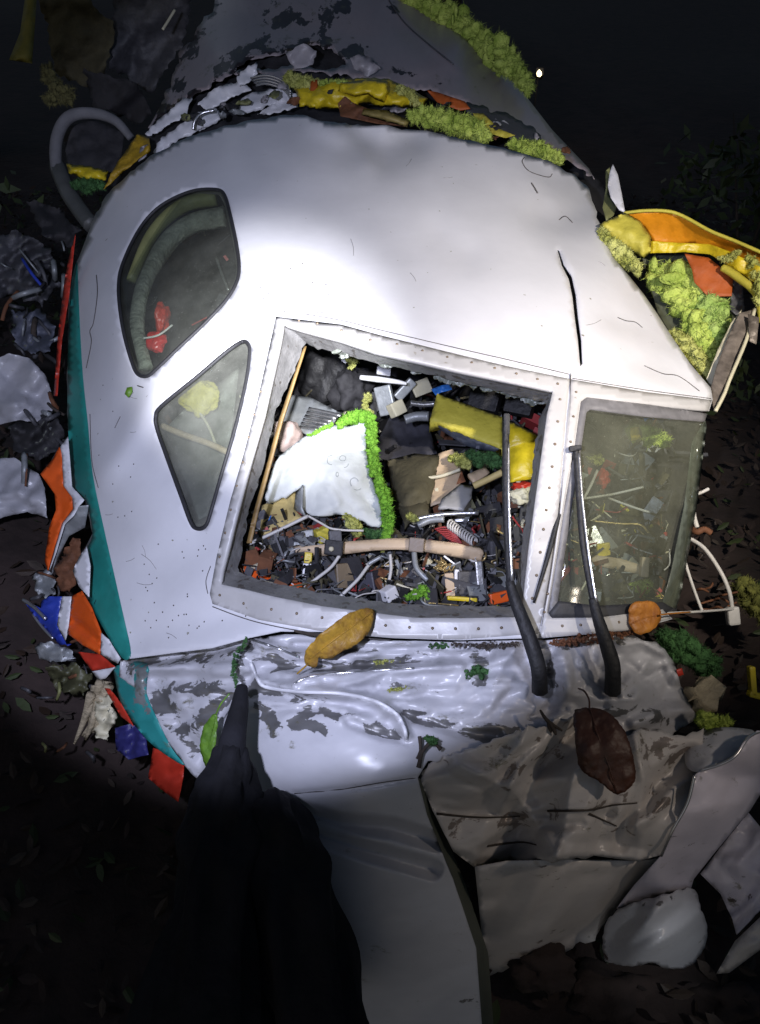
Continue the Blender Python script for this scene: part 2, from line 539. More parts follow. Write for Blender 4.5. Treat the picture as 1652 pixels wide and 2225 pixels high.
def patch(name, outline, dfn, mats, parent=None, holes=(), step=14, thick=0.002, smooth=True, attrs=None):
    """sheet of real thickness that fills an outline (less its holes) and lies on the surface dfn"""
    loops = [resample(outline, step)] + [resample(h, step) for h in holes]
    b2 = np.vstack(loops)
    edges, k = [], 0
    for l in loops:
        edges += [(k + i, k + (i + 1) % len(l)) for i in range(len(l))]
        k += len(l)
    lo, hi = loops[0].min(0), loops[0].max(0)
    gu, gv = np.meshgrid(np.arange(lo[0], hi[0], step), np.arange(lo[1], hi[1], step * 0.87))
    gu = gu + (np.arange(gu.shape[0]) % 2)[:, None] * step / 2
    gu, gv = gu.ravel(), gv.ravel()
    gu = gu + RNG.uniform(-.12, .12, gu.shape) * step
    ok = inside(gu, gv, loops[0])
    for l in loops[1:]:
        ok &= ~inside(gu, gv, l)
    gu, gv = gu[ok], gv[ok]
    if len(gu):
        dd = np.full(len(gu), 1e9)
        for l in loops:
            dd = np.minimum(dd, seg_dist(gu, gv, l, True))
        ok = dd > 0.55 * step
        gu, gv = gu[ok], gv[ok]
    pts = np.vstack([b2, np.c_[gu, gv]])
    res = delaunay_2d_cdt([Vector(p) for p in pts.tolist()], edges, [], 0, 1e-4)
    pts = np.array([tuple(p) for p in res[0]])
    tri = np.array([f for f in res[2] if len(f) == 3])
    c = pts[tri].mean(1)
    ok = inside(c[:, 0], c[:, 1], loops[0])
    for l in loops[1:]:
        ok &= ~inside(c[:, 0], c[:, 1], l)
    tri = tri[ok]
    used = np.unique(tri)
    re = np.full(len(pts), -1)
    re[used] = np.arange(len(used))
    tri, pts = re[tri], pts[used]
    U, Vv = pts[:, 0], pts[:, 1]
    X = P(U, Vv, dfn(U, Vv))
    fn = np.cross(X[tri[:, 1]] - X[tri[:, 0]], X[tri[:, 2]] - X[tri[:, 0]])
    if (fn * (X[tri[:, 0]] - CP)).sum() > 0:
        tri = tri[:, ::-1]
        fn = -fn
    vn = np.zeros_like(X)
    for j in range(3):
        np.add.at(vn, tri[:, j], fn)
    vn /= np.linalg.norm(vn, axis=1)[:, None] + 1e-12
    n = len(X)
    V2 = np.vstack([X, X - vn * thick])
    faces = tri.tolist() + (tri[:, ::-1] + n).tolist()
    cnt = {}
    for t in tri.tolist():
        for a, b in ((t[0], t[1]), (t[1], t[2]), (t[2], t[0])):
            cnt[(a, b)] = 1
    rim = [(a, b) for (a, b) in cnt if (b, a) not in cnt]
    faces += [[b, a, a + n, b + n] for a, b in rim]
    fm = [0] * len(tri) + [1 if isinstance(mats, (list, tuple)) and len(mats) > 1 else 0] * len(tri)
    fm += [0] * len(rim)
    at = {k2: np.tile(f(U, Vv), 2) for k2, f in (attrs or {}).items()}
    return mk(name, V2, faces, mats, parent, smooth, fm, at)


def sheet(name, pts, mats, parent=None, crumple=0.0, cscale=60, seed=1, thick=0.002, step=10, jagged=0.0, curve=False, bulge=0.0, extra=None, attrs=None, smooth=True):
    """loose piece given by its corners (u, v, depth); flat, bent through its corners, and creased"""
    a = np.asarray(pts, float)
    ol = a[:, :2]
    if curve:
        ol = cr(ol, 5)
    if jagged:
        ol = jag(ol, jagged, max(5, step * 0.7), seed)
    if len(a) > 4 and np.ptp(a[:, 2]) > 1e-6:
        base = TPS(a, reg=1e-4)
    else:
        base = plane_fit(a)
    f = [base]
    if crumple:
        f.append(add(fold(seed, cscale, crumple * 0.4), facets(seed, cscale * 0.8, crumple * 0.5)))
    if bulge:
        rmax = max(1.0, seg_dist(np.array([ol[:, 0].mean()]), np.array([ol[:, 1].mean()]), ol, True)[0])
        f.append(lambda u, v: -bulge * np.sqrt(np.clip(seg_dist(u, v, ol, True) / rmax, 0, 1)))
    if extra:
        f.append(extra)
    return patch(name, ol, add(*f), mats, parent, (), step, thick, smooth, attrs)


def tube3(name, X, r, mats, parent=None, seg=8, fold_amp=0.0):
    X = np.asarray(X, float)
    n = len(X)
    R = np.broadcast_to(np.asarray(r, float), (n,)) if np.ndim(r) == 0 else np.interp(np.linspace(0, 1, n), np.linspace(0, 1, len(r)), r)
    T = np.gradient(X, axis=0)
    T /= np.linalg.norm(T, axis=1)[:, None] + 1e-12
    a = np.cross(T[0], [0.3, 0.5, 0.81])
    a /= np.linalg.norm(a)
    V, Fc = [], []
    for i in range(n):
        a = a - T[i] * (a @ T[i])
        a /= np.linalg.norm(a) + 1e-12
        b = np.cross(T[i], a)
        for j in range(seg):
            th = 2 * math.pi * j / seg
            k = R[i] * (1 + (fold_amp * mn.noise((3 * math.cos(th), 3 * math.sin(th), i * 0.12)) if fold_amp else 0))
            V.append(X[i] + k * (math.cos(th) * a + math.sin(th) * b))
    for i in range(n - 1):
        for j in range(seg):
            k = (j + 1) % seg
            Fc.append([i * seg + j, i * seg + k, (i + 1) * seg + k, (i + 1) * seg + j])
    Fc.append(list(range(seg))[::-1])
    Fc.append([(n - 1) * seg + j for j in range(seg)])
    return mk(name, V, Fc, mats, parent, True)


def tube(name, pts, r, mats, parent=None, seg=8, n=6, closed=False, fold_amp=0.0):
    c = cr(pts, n, closed)
    if closed:
        c = np.vstack([c, c[:1]])
    return tube3(name, P(c[:, 0], c[:, 1], c[:, 2]), r, mats, parent, seg, fold_amp)


def cbox(name, u, v, d, size, rot, mats, parent=None, bev=0.004):
    """bevelled box: size along the camera's right, up and back axes, then turned by rot (degrees)"""
    bm = bmesh.new()
    bmesh.ops.create_cube(bm, size=1.0)
    bmesh.ops.scale(bm, vec=size, verts=bm.verts)
    if bev:
        bmesh.ops.bevel(bm, geom=list(bm.edges), offset=min(bev, min(size) * 0.4), segments=2, affect='EDGES', profile=0.6)
    from mathutils import Euler
    Rm = np.array(Euler([math.radians(x) for x in rot]).to_matrix())
    B = np.c_[RGT, UPV, -FWD]
    V = np.array([tuple(x.co) for x in bm.verts]) @ Rm.T @ B.T + P(u, v, d)
    Fc = [[x.index for x in f.verts] for f in bm.faces]
    bm.free()
    return mk(name, V, Fc, mats, parent, False)


def px(n, d):
    return n * d / FPX


_bm = bmesh.new()
bmesh.ops.create_icosphere(_bm, subdivisions=2, radius=1.0)
ICO_V = np.array([tuple(x.co) for x in _bm.verts])
ICO_F = np.array([[x.index for x in f.verts] for f in _bm.faces])
_bm.free()


def blob(name, c, size, mats, parent=None, seed=0, rough=0.25):
    r = np.random.default_rng(seed)
    bm = bmesh.new()
    bmesh.ops.create_icosphere(bm, subdivisions=4, radius=1.0)
    V = np.array([tuple(x.co) for x in bm.verts])
    Fc = [[x.index for x in f.verts] for f in bm.faces]
    bm.free()
    k = np.array([1 + rough * mn.noise((p[0] * 1.6 + seed, p[1] * 1.6, p[2] * 1.6)) + rough * 0.4 * mn.noise((p[0] * 5, p[1] * 5 + seed, p[2] * 5)) for p in V])
    B = np.c_[RGT, UPV, -FWD]
    return mk(name, (V * k[:, None] * np.array(size)) @ B.T + np.asarray(c), Fc, mats, parent, True)


def fluff(name, path, mats, parent=None, per=26, seed=0, spike=1.0, spread=0.62, n=5):
    """torn glass wool: overlapping soft tufts covered with loose fibres, along a path of (u, v, depth, radius in picture units)"""
    r = np.random.default_rng(seed)
    c = cr(path, n, False) if len(path) > 1 else np.array(path, float)
    V, Fc, k = [], [], 0
    X = P(c[:, 0], c[:, 1], c[:, 2])
    for i in range(len(c)):
        R = c[i, 3] * c[i, 2] / FPX
        for _ in range(max(3, int(1.7 * per / (n if len(path) > 1 else 1)))):
            o = r.normal(0, 1, 3)
            o *= spread * 1.25 * R * r.uniform(0.15, 1.1) / (np.linalg.norm(o) + 1e-9)
            s = R * r.uniform(0.12, 0.42)
            sh = r.uniform(0.4, 1.7, 3)
            w = ICO_V * (1 + r.normal(0, 0.1, len(ICO_V)))[:, None] * sh * s
            V.append(w + X[i] + o)
            Fc.append(ICO_F + k)
            k += len(ICO_V)
            m = int(40 * spike)
            q = r.normal(0, 1, (m, 3))
            q /= np.linalg.norm(q, axis=1)[:, None]
            base = q * sh * s * 0.97 + X[i] + o
            tn = np.cross(q, r.normal(0, 1, (m, 3)))
            tn /= np.linalg.norm(tn, axis=1)[:, None] + 1e-9
            dr = tn + q * r.uniform(0.1, 0.9, (m, 1))
            sd = np.cross(q, tn)
            ln = np.minimum(0.022, R * 0.42) * r.uniform(0.4, 1.3, (m, 1))
            wd = np.minimum(0.0013, R * 0.05) * r.uniform(0.5, 1.3, (m, 1))
            tip_ = base + dr * ln + q * ln * r.uniform(-0.2, 0.2, (m, 1))
            V.append(np.stack([base - sd * wd, base + sd * wd, tip_], 1).reshape(-1, 3))
            Fc.append(np.arange(3 * m).reshape(-1, 3) + k)
            k += 3 * m
    return mk(name, np.vstack(V), np.vstack(Fc).tolist(), mats, parent, True)


def loft(name, A, B, mats, parent=None, closed=True, mid=1, smooth=True, thick=0.0):
    A, B = np.asarray(A, float), np.asarray(B, float)
    n = len(A)
    V = np.vstack([A + (B - A) * t for t in np.linspace(0, 1, mid + 1)])
    Fc = []
    for m in range(mid):
        for i in range(n if closed else n - 1):
            j = (i + 1) % n
            Fc.append([m * n + i, m * n + j, (m + 1) * n + j, (m + 1) * n + i])
    return mk(name, V, Fc, mats, parent, smooth)


def leaf(name, outline, dfn, mat, label, curl=0.01, rib=None, parent=None, cat='leaf', group=None, seed=0, stem=None):
    o = jag(cr(outline, 5), 0.9, 6, seed + 3)
    f = [dfn, fold(seed, 45, 0.005), facets(seed, 30, 0.0012), lambda u, v: 0.004 * np.exp(-seg_dist(u, v, o, True) / 7.0)]
    if rib is not None:
        f.append(ridge(rib, 30, curl, False))
    e = patch(name, o, add(*f), mat, parent, (), 7, 0.0012)
    if cat:
        tag(e, label, cat, group)
    if rib is not None:
        a = np.asarray(rib, float)
        tube('midrib', np.c_[a, add(*f)(a[:, 0], a[:, 1]) - 0.001], 0.0014, mat, e, 6)
    if stem is not None:
        tube('stem', stem, 0.0018, mat, e, 6)
    return e

# ------------------------------------------------------------------ setting: ground
def ground_z(x, y):
    z = 0.05 * mn.noise((x * 1.3, y * 1.3, 2.0)) + 0.025 * mn.noise((x * 4, y * 4, 5.0)) + 0.25 * mn.noise((x * .16, y * .16, 1.0)) * min(1, max(0, (y - 3) / 4))
    z += 0.30 * math.exp(-((x + 1.35) / .55) ** 2 - ((y - 2.0) / .9) ** 2)
    z += 0.26 * math.exp(-((x - 1.35) / .6) ** 2 - ((y - 1.5) / .6) ** 2)
    return z


def grid_axis(a, b, dense_a, dense_b, fine, coarse):
    ax = list(np.arange(dense_a, dense_b, fine))
    s, x = fine, dense_a
    lo = []
    while x > a:
        s *= 1.25
        x -= min(s, coarse)
        lo.append(x)
    s, x = fine, ax[-1]
    hi = []
    while x < b:
        s *= 1.25
        x += min(s, coarse)
        hi.append(x)
    return np.array(lo[::-1] + ax + hi)


gx = grid_axis(-90, 90, -2.6, 2.6, 0.05, 9)
gy = grid_axis(-60, 120, -0.4, 4.5, 0.05, 9)
GX, GY = np.meshgrid(gx, gy)
GZ = np.array([ground_z(a, b) for a, b in zip(GX.ravel(), GY.ravel())])
nx, ny = len(gx), len(gy)
ii = (np.arange(ny - 1)[:, None] * nx + np.arange(nx - 1)[None]).ravel()
g = mk('ground', np.c_[GX.ravel(), GY.ravel(), GZ], np.c_[ii, ii + 1, ii + nx + 1, ii + nx].tolist(), SOIL)
tag(g, kind='structure')

# ------------------------------------------------------------------ cockpit section
hull_pts = [
    (480, 1290, 1.690), (614, 702, 1.830), (1203, 848, 1.700), (1136, 1332, 1.585), (860, 1350, 1.605), (860, 770, 1.735), (850, 1050, 1.655),
    (1240, 823, 1.715), (1190, 1340, 1.585), (1400, 860, 1.765), (1548, 868, 1.905), (1330, 1342, 1.61), (1450, 1330, 1.70),
    (1400, 1100, 1.70), (1515, 1100, 1.87),
    (540, 750, 1.90), (440, 1145, 1.775), (338, 920, 1.955), (260, 1100, 1.975), (205, 1000, 2.10), (152, 1000, 2.26), (280, 1430, 1.80), (235, 1370, 1.88),
    (500, 430, 2.26), (300, 810, 2.03), (260, 650, 2.21), (180, 650, 2.44), (150, 650, 2.58), (205, 470, 2.70), (300, 380, 2.62), (450, 290, 2.60),
    (660, 252, 2.58), (900, 280, 2.53), (1200, 352, 2.52), (1290, 415, 2.58), (520, 580, 2.06),
    (1200, 600, 2.01), (900, 560, 2.04), (900, 420, 2.26), (700, 480, 2.18), (660, 620, 1.98), (1300, 620, 2.05), (1400, 640, 2.16), (1460, 740, 2.06), (1330, 500, 2.33),
]
_h0 = TPS(hull_pts, reg=2e-4)
dents = [
    ridge([(790, 306), (835, 322), (890, 300)], 44, 0.085, False),
    ridge([(690, 262), (760, 300), (800, 345)], 26, -0.03, False),
    ridge([(260, 940), (330, 960), (420, 1020)], 60, 0.03, False),
    ridge([(215, 1040), (260, 985), (330, 860)], 30, -0.022, False),
    ridge([(960, 520), (1010, 550)], 50, 0.02, False),
    ridge([(1180, 470), (1215, 480), (1290, 440)], 34, 0.03, False),
    ridge([(1370, 790), (1420, 800), (1500, 830)], 30, 0.014, False),
    ridge([(1330, 690), (1390, 715)], 20, 0.008, False),
    ridge([(300, 1380), (420, 1350), (520, 1330)], 45, 0.026, False),
    ridge([(340, 1250), (420, 1180)], 60, 0.022, False),
    ridge([(1160, 350), (1200, 385)], 24, 0.016, False),
    ridge([(640, 430), (740, 380), (900, 380)], 60, 0.007, False),
    ridge([(560, 350), (480, 400), (330, 470)], 50, 0.018, False),
]


def soft(u, v):
    out = np.zeros(np.shape(u)).ravel()
    U, Vv = np.ravel(u), np.ravel(v)
    for i in range(len(U)):
        out[i] = 0.007 * mn.noise((U[i] / 190, Vv[i] / 190, 3)) + 0.0022 * mn.noise((U[i] / 60, Vv[i] / 60, 8))
    return out.reshape(np.shape(u))


HULL = add(_h0, soft, *dents)

W1 = cr([(470, 412), (488, 424), (500, 465), (514, 530), (520, 580), (514, 615), (490, 655), (440, 708), (390, 755), (345, 798), (322, 817), (300, 813), (288, 790), (272, 735), (262, 680), (258, 620), (268, 570), (305, 495), (350, 447), (415, 416)], 5)
W2 = cr([(526, 743), (540, 748), (543, 770), (534, 835), (510, 935), (482, 1030), (458, 1115), (447, 1143), (430, 1149), (416, 1136), (395, 1080), (362, 990), (342, 932), (339, 905), (352, 882), (430, 818), (490, 767)], 5)
OPEN_O = np.array([(614, 702), (742, 737), (814, 762), (1000, 805), (1100, 826), (1203, 848), (1190, 900), (1170, 1050), (1150, 1200), (1136, 1332), (1126, 1342), (1000, 1344), (900, 1343), (825, 1334), (700, 1318), (600, 1298), (520, 1280), (478, 1270), (482, 1240), (493, 1195), (516, 1108), (543, 1004), (572, 901)], float)
OPEN_I = np.array([(664, 748), (742, 770), (814, 787), (1000, 830), (1100, 855), (1188, 876), (1172, 910), (1152, 1050), (1132, 1200), (1118, 1308), (1110, 1316), (1000, 1316), (900, 1314), (825, 1308), (700, 1288), (620, 1272), (560, 1258), (520, 1242), (519, 1232), (528, 1178), (542, 1108), (576, 1004), (597, 901)], float)
top_edge = jag([(205, 470), (232, 425), (270, 385), (330, 338), (400, 302), (470, 279), (540, 263), (610, 251), (660, 249), (700, 262), (760, 270), (830, 274), (900, 282), (980, 296), (1060, 313), (1130, 331), (1200, 353), (1250, 379), (1282, 410), (1296, 470)], 2.0, 10, 4, False)
right_edge = [(1312, 500), (1330, 556), (1368, 600), (1400, 640), (1430, 684), (1460, 731), (1500, 790), (1545, 843), (1549, 868), (1541, 893)]
notch = [(1400, 877), (1276, 862), (1262, 873), (1250, 960), (1225, 1110), (1200, 1275), (1190, 1331), (1200, 1342), (1300, 1341), (1440, 1323), (1462, 1345), (1370, 1370), (1180, 1386), (1000, 1391)]
low_edge = [(850, 1386), (700, 1373), (610, 1372), (540, 1386), (460, 1408), (380, 1418), (282, 1431), (262, 1426)]
left_edge = jag([(240, 1385), (212, 1290), (196, 1230), (188, 1187), (201, 1159), (185, 1084), (158, 1057), (153, 990), (148, 923), (146, 800), (150, 640), (170, 560)], 1.2, 12, 5, False)
hull_outline = np.vstack([top_edge, right_edge, notch, low_edge, left_edge])
crack = np.array([(1211, 540), (1216, 545), (1226, 575), (1243, 600), (1252, 640), (1257, 690), (1264, 740), (1266, 790), (1261, 796), (1256, 740), (1249, 690), (1244, 645), (1236, 606), (1221, 577)], float)

cockpit = thing('cockpit_section', 'broken white airliner cockpit lying nose down with empty windscreen and teal side stripe', 'cockpit', P(700, 1300, 2.6) * [1, 1, 0])
skin = patch('cockpit_skin', hull_outline, HULL, [WHITE, PRIMER], cockpit, [W1, W2, OPEN_O, crack], 12, 0.003)

# side skin that turns under, behind the left silhouette
le = np.vstack([left_edge[::-1], [(205, 470)]])
A = P(le[:, 0], le[:, 1], HULL(le[:, 0], le[:, 1]))
B = P(le[:, 0] + 95, le[:, 1] + 40, HULL(le[:, 0], le[:, 1]) + 0.75)
loft('under_skin', A, B, [PRIMER], cockpit, False, 3)

stripe_o = np.array([(147, 800), (148, 923), (158, 1057), (185, 1084), (201, 1159), (187, 1205), (193, 1299), (225, 1366), (264, 1428), (281, 1430), (283, 1406), (268, 1339), (247, 1245), (223, 1138), (201, 1030), (191, 923), (180, 820), (173, 700), (169, 600), (166, 570), (152, 640)], float)
patch('livery_stripe', cr(stripe_o, 3), shift(HULL, -0.0035), TEAL, cockpit, (), 10, 0.001)
sheet('livery_stripe', [(140, 610, 2.50), (150, 560, 2.5), (164, 508, 2.5), (150, 640, 2.47), (134, 740, 2.43), (124, 860, 2.4), (117, 860, 2.42), (126, 730, 2.46)], RED, cockpit, 0.012, 22, 3, step=6)

# windscreen frames with their rivets
FR_L = np.array([(600, 688), (742, 705), (826, 728), (1000, 771), (1100, 795), (1238, 823), (1231, 900), (1214, 1106), (1194, 1250), (1171, 1376), (1000, 1389), (850, 1385), (700, 1371), (560, 1346), (462, 1312), (456, 1290), (472, 1205), (500, 1090), (530, 985), (562, 860)], float)
fl = patch('windscreen_frame', FR_L, shift(HULL, -0.006), FRAME, cockpit, [OPEN_O + (OPEN_O - OPEN_O.mean(0)) * -0.003], 9, 0.012)
FR_R = np.array([(1242, 824), (1400, 851), (1547, 869), (1540, 892), (1400, 876), (1277, 861), (1261, 872), (1249, 960), (1224, 1110), (1199, 1275), (1189, 1332), (1200, 1343), (1300, 1342), (1440, 1324), (1458, 1344), (1368, 1369), (1176, 1385), (1175, 1376), (1198, 1250), (1218, 1106), (1235, 900)], float)
frr = patch('windscreen_frame', FR_R, shift(HULL, -0.006), FRAME, cockpit, (), 9, 0.012)


def rivets(name, pts, r, dfn, mats, parent):
    V, Fc, k = [], [], 0
    for u, v in pts:
        d = float(dfn(np.array([u]), np.array([v]))[0])
        c = P(u, v, d)
        n = -(c - CP) / np.linalg.norm(c - CP)
        h = ICO_V * r
        V.append(h * [1, 1, 1] - (h @ n)[:, None] * n * 0.5 + c)
        Fc.append(ICO_F + k)
        k += len(ICO_V)
    o = mk(name, np.vstack(V), np.vstack(Fc).tolist(), mats, parent)
    return tag(o, kind='stuff')


RIVET = M('rusty_rivet', (0.2, 0.15, 0.1), rough=0.5, metal=0.5, var=0.4)
rv = [(650, 697), (690, 703), (742, 718), (805, 739), (863, 748), (918, 762), (972, 776), (1025, 788), (1075, 800), (1122, 812), (1168, 824), (1212, 834),
      (1217, 868), (1212, 916), (1206, 965), (1200, 1014), (1194, 1060), (1187, 1108), (1181, 1150), (1174, 1200), (1166, 1250), (1157, 1300),
      (567, 851), (553, 901), (541, 950), (528, 1004), (515, 1056), (502, 1108), (490, 1158), (478, 1210),
      (478, 1293), (530, 1311), (590, 1324), (645, 1333), (700, 1342), (770, 1352), (838, 1359), (890, 1363), (940, 1365), (990, 1366), (1040, 1366), (1090, 1364), (1140, 1360)]
rivets('rivet_row', rv, 0.0032, shift(HULL, -0.0066), RIVET, fl)
rivets('rivet_row', [(1252, 852), (1246, 905), (1240, 960), (1190, 1290), (1183, 1330), (1222, 1360), (1262, 1358), (1300, 1357), (1345, 1352)], 0.003, shift(HULL, -0.0066), RIVET, frr)

# slanted reveal of the empty windscreen
oo, oi = resample(OPEN_O, 12), None
k = []
for i in range(len(OPEN_O)):
    a, b = OPEN_O[i], OPEN_O[(i + 1) % len(OPEN_O)]
    c, d = OPEN_I[i], OPEN_I[(i + 1) % len(OPEN_I)]
    n = max(1, int(np.linalg.norm(b - a) / 12))
    for j in range(n):
        k.append(np.r_[a + (b - a) * j / n, c + (d - c) * j / n])
k = np.array(k)
rg = np.random.default_rng(3)
wob = rg.normal(0, 1.3, (len(k), 2))
A = P(k[:, 0], k[:, 1], HULL(k[:, 0], k[:, 1]) - 0.004)
k2 = k[:, 2:] + wob
dI = HULL(k[:, 0], k[:, 1]) + 0.055
Bp = P(k2[:, 0], k2[:, 1], dI)
loft('windscreen_reveal', A, Bp, REVEAL, cockpit, True, 4)
k3 = k2 + (k2 - k2.mean(0)) * 0.03
loft('reveal_backing', Bp, P(k3[:, 0], k3[:, 1], dI + 0.09), PRIMER, cockpit, True, 1)
# wooden coloured inner trim strip up the left side of the opening
tr = [(536, 1180), (552, 1110), (580, 1010), (604, 918), (644, 800), (661, 752), (666, 752), (648, 806), (614, 914), (594, 990), (564, 1100), (546, 1180)]
patch('inner_trim', np.array(tr, float), lambda u, v: HULL(u, v) + 0.062, M('amber_trim', (0.33, 0.21, 0.07), rough=0.5, col2=(0.12, 0.075, 0.03), scale=11), cockpit, (), 8, 0.004)

# glass left along the top of the opening and jagged scraps of interlayer
SHARD = M('glass_fragment', (0.2, 0.22, 0.19), rough=0.3, var=0.6, bump=0.5, scale=30)
for i in range(16):
    t = rg.uniform(0, 1) ** .8
    u = 680 + t * 500
    v = np.interp(u, OPEN_I[:6, 0], OPEN_I[:6, 1])
    w, h = rg.uniform(8, 34), rg.choice([3, 4, 6, 11]) * rg.uniform(.7, 1.2)
    sheet('glass_fragment', [(u - w, v - 4, 1.80), (u + w, v - 3, 1.80), (u + w * .8, v + h * .4, 1.80), (u + w * .1, v + h * .6, 1.80), (u - w * .3, v + h, 1.80), (u - w * .9, v + h * .3, 1.80)], SHARD, cockpit, 0.004, step=8, cscale=12, jagged=2.2, seed=i, thick=0.006, smooth=False)

# windows
for nm, W_, off, mat in (('side_window', W1, 0.010, GLASS), ('side_window', W2, 0.008, GLASS2)):
    s = patch(nm, W_ + (W_ - W_.mean(0)) * 0.01, shift(HULL, off), mat, cockpit, (), 14, 0.006)
    w3 = np.c_[W_, HULL(W_[:, 0], W_[:, 1]) - 0.001]
    X = P(w3[:, 0], w3[:, 1], w3[:, 2])
    tube3('window_seal', np.vstack([X, X[:2]]), 0.0052, GASKET, s, 6)
    inner = W_ + (W_.mean(0) - W_) * 0.05
    loft('window_edge', P(W_[:, 0], W_[:, 1], HULL(W_[:, 0], W_[:, 1]) + 0.012), P(inner[:, 0], inner[:, 1], HULL(W_[:, 0], W_[:, 1]) + 0.05), GASKET2, s, True, 1)
G_O = np.array([(1276, 862), (1400, 877), (1538, 899), (1531, 916), (1400, 904), (1284, 888), (1275, 895), (1262, 980), (1240, 1120), (1218, 1270), (1212, 1312), (1300, 1321), (1440, 1312), (1466, 1322), (1440, 1336), (1300, 1342), (1200, 1342), (1191, 1331), (1201, 1270), (1226, 1110), (1251, 960), (1263, 873)], float)
patch('window_gasket', G_O, shift(HULL, -0.001), GASKET2, cockpit, (), 10, 0.008)
G_B = np.array([(1214, 1306), (1300, 1316), (1440, 1308), (1464, 1322), (1440, 1338), (1300, 1344), (1200, 1344), (1193, 1332)], float)
patch('window_gasket', G_B, shift(HULL, -0.0045), GASKET, cockpit, (), 10, 0.003)
GL_O = np.array([(1270, 880), (1400, 898), (1533, 914), (1522, 1000), (1511, 1078), (1496, 1166), (1476, 1283), (1467, 1322), (1440, 1326), (1300, 1330), (1206, 1324), (1218, 1250), (1238, 1110), (1258, 980)], float)
rw = patch('windscreen_pane', GL_O, shift(HULL, 0.004), GLASS3, cockpit, (), 14, 0.012)
sheet('pane_edge', [(1533, 914, 1.905), (1536, 925, 1.96), (1516, 1090, 1.93), (1482, 1283, 1.80), (1470, 1322, 1.77), (1436, 1326, 1.72), (1460, 1240, 1.73), (1488, 1100, 1.82), (1505, 960, 1.86)],
      M('tinted_pane_edge', (0.1, 0.115, 0.095), rough=0.3, var=0.4, w=(6, 1, 1)), rw, 0)

# panel seams, scuffs
SCRATCH = M('grey_scratch', (0.3, 0.29, 0.28), rough=0.8)
SEAM = M('dark_seam', (0.1, 0.09, 0.085), rough=0.8, var=0.5)


def seam(pts, r=0.0011, off=-0.0005, mat=SEAM, n=8, nm='panel_seam'):
    c = cr(pts, n, False)
    return tube3(nm, P(c[:, 0], c[:, 1], HULL(c[:, 0], c[:, 1]) + off), r, mat, cockpit, 5)


seam([(660, 682), (745, 697), (830, 718), (1000, 758), (1110, 783), (1236, 813)])
seam([(1240, 812), (1238, 900), (1222, 1060), (1206, 1180), (1178, 1360)], 0.0014, -0.0045)
seam([(1244, 822), (1400, 847), (1545, 866)])
seam([(462, 1318), (560, 1352), (700, 1378), (850, 1391)], 0.0012)
seam([(458, 1230), (448, 1262), (452, 1290)], 0.001)
seam([(210, 598), (212, 640), (204, 700), (196, 720), (199, 745), (188, 800)], 0.0018, -.001)
seam([(196, 900), (200, 1000), (214, 1060)], 0.0014)
seam([(1342, 690), (1360, 697), (1380, 700), (1396, 712)], 0.0014)
seam([(1400, 795), (1440, 812), (1475, 818), (1520, 850)], 0.0015)
seam([(1140, 342), (1135, 352), (1150, 372), (1190, 385), (1200, 378)], 0.0016)
seam([(1155, 398), (1161, 408), (1168, 420)], 0.003)
seam([(1215, 478), (1228, 470), (1244, 484)], 0.0018)
seam([(262, 905), (250, 930)], 0.0012)
seam([(299, 838), (312, 842)], 0.0016)
rs = np.random.default_rng(11)
for i in range(16):
    u, v = [(rs.uniform(300, 540), rs.uniform(1160, 1380)), (rs.uniform(1290, 1480), rs.uniform(560, 800)), (rs.uniform(200, 330), rs.uniform(850, 1300)), (rs.uniform(640, 1150), rs.uniform(320, 640))][i % 4]
    a = rs.uniform(0, 3.1)
    L_ = rs.uniform(12, 46)
    q = [(u + L_ * t * math.cos(a + .3 * t), v + L_ * t * math.sin(a + .3 * t)) for t in (0, .5, 1)]
    if all(inside(np.array([x]), np.array([y]), hull_outline)[0] and not inside(np.array([x]), np.array([y]), FR_L)[0] for x, y in q):
        seam(q, 0.0007, -0.0001, SCRATCH, 4, 'scratch')
sp = [(rs.uniform(300, 560), rs.uniform(1180, 1390)) for _ in range(42)] + [(rs.uniform(560, 720), rs.uniform(570, 690)) for _ in range(12)] + [(rs.uniform(190, 330), rs.uniform(820, 1400)) for _ in range(18)]
sp = [p for p in sp if not inside(np.array([p[0]]), np.array([p[1]]), OPEN_O)[0] and not inside(np.array([p[0]]), np.array([p[1]]), W2)[0] and not inside(np.array([p[0]]), np.array([p[1]]), FR_L)[0] and inside(np.array([p[0]]), np.array([p[1]]), hull_outline)[0]]
rivets('mud_speck', sp, 0.0019, shift(HULL, -0.0005), M('dark_mud', (0.07, 0.06, 0.05), rough=0.9), skin)
dl = sheet('leaf_scrap', [(276, 842, 2.02), (287, 840, 2.02), (288, 852, 2.02), (279, 864, 2.02), (271, 856, 2.02)], LEAFG, None, 0.004, 10, 2)
tag(dl, 'tiny green leaf scrap stuck on white skin below the large side window', 'leaf scrap')


# wipers
def wiper(nm, blade, arm, rb, ra):
    w = tube(nm, arm, ra, BLACKM, cockpit, 8)
    tube('wiper_blade_or_shadow', blade, rb, BLACKM, w, 6)
    return w


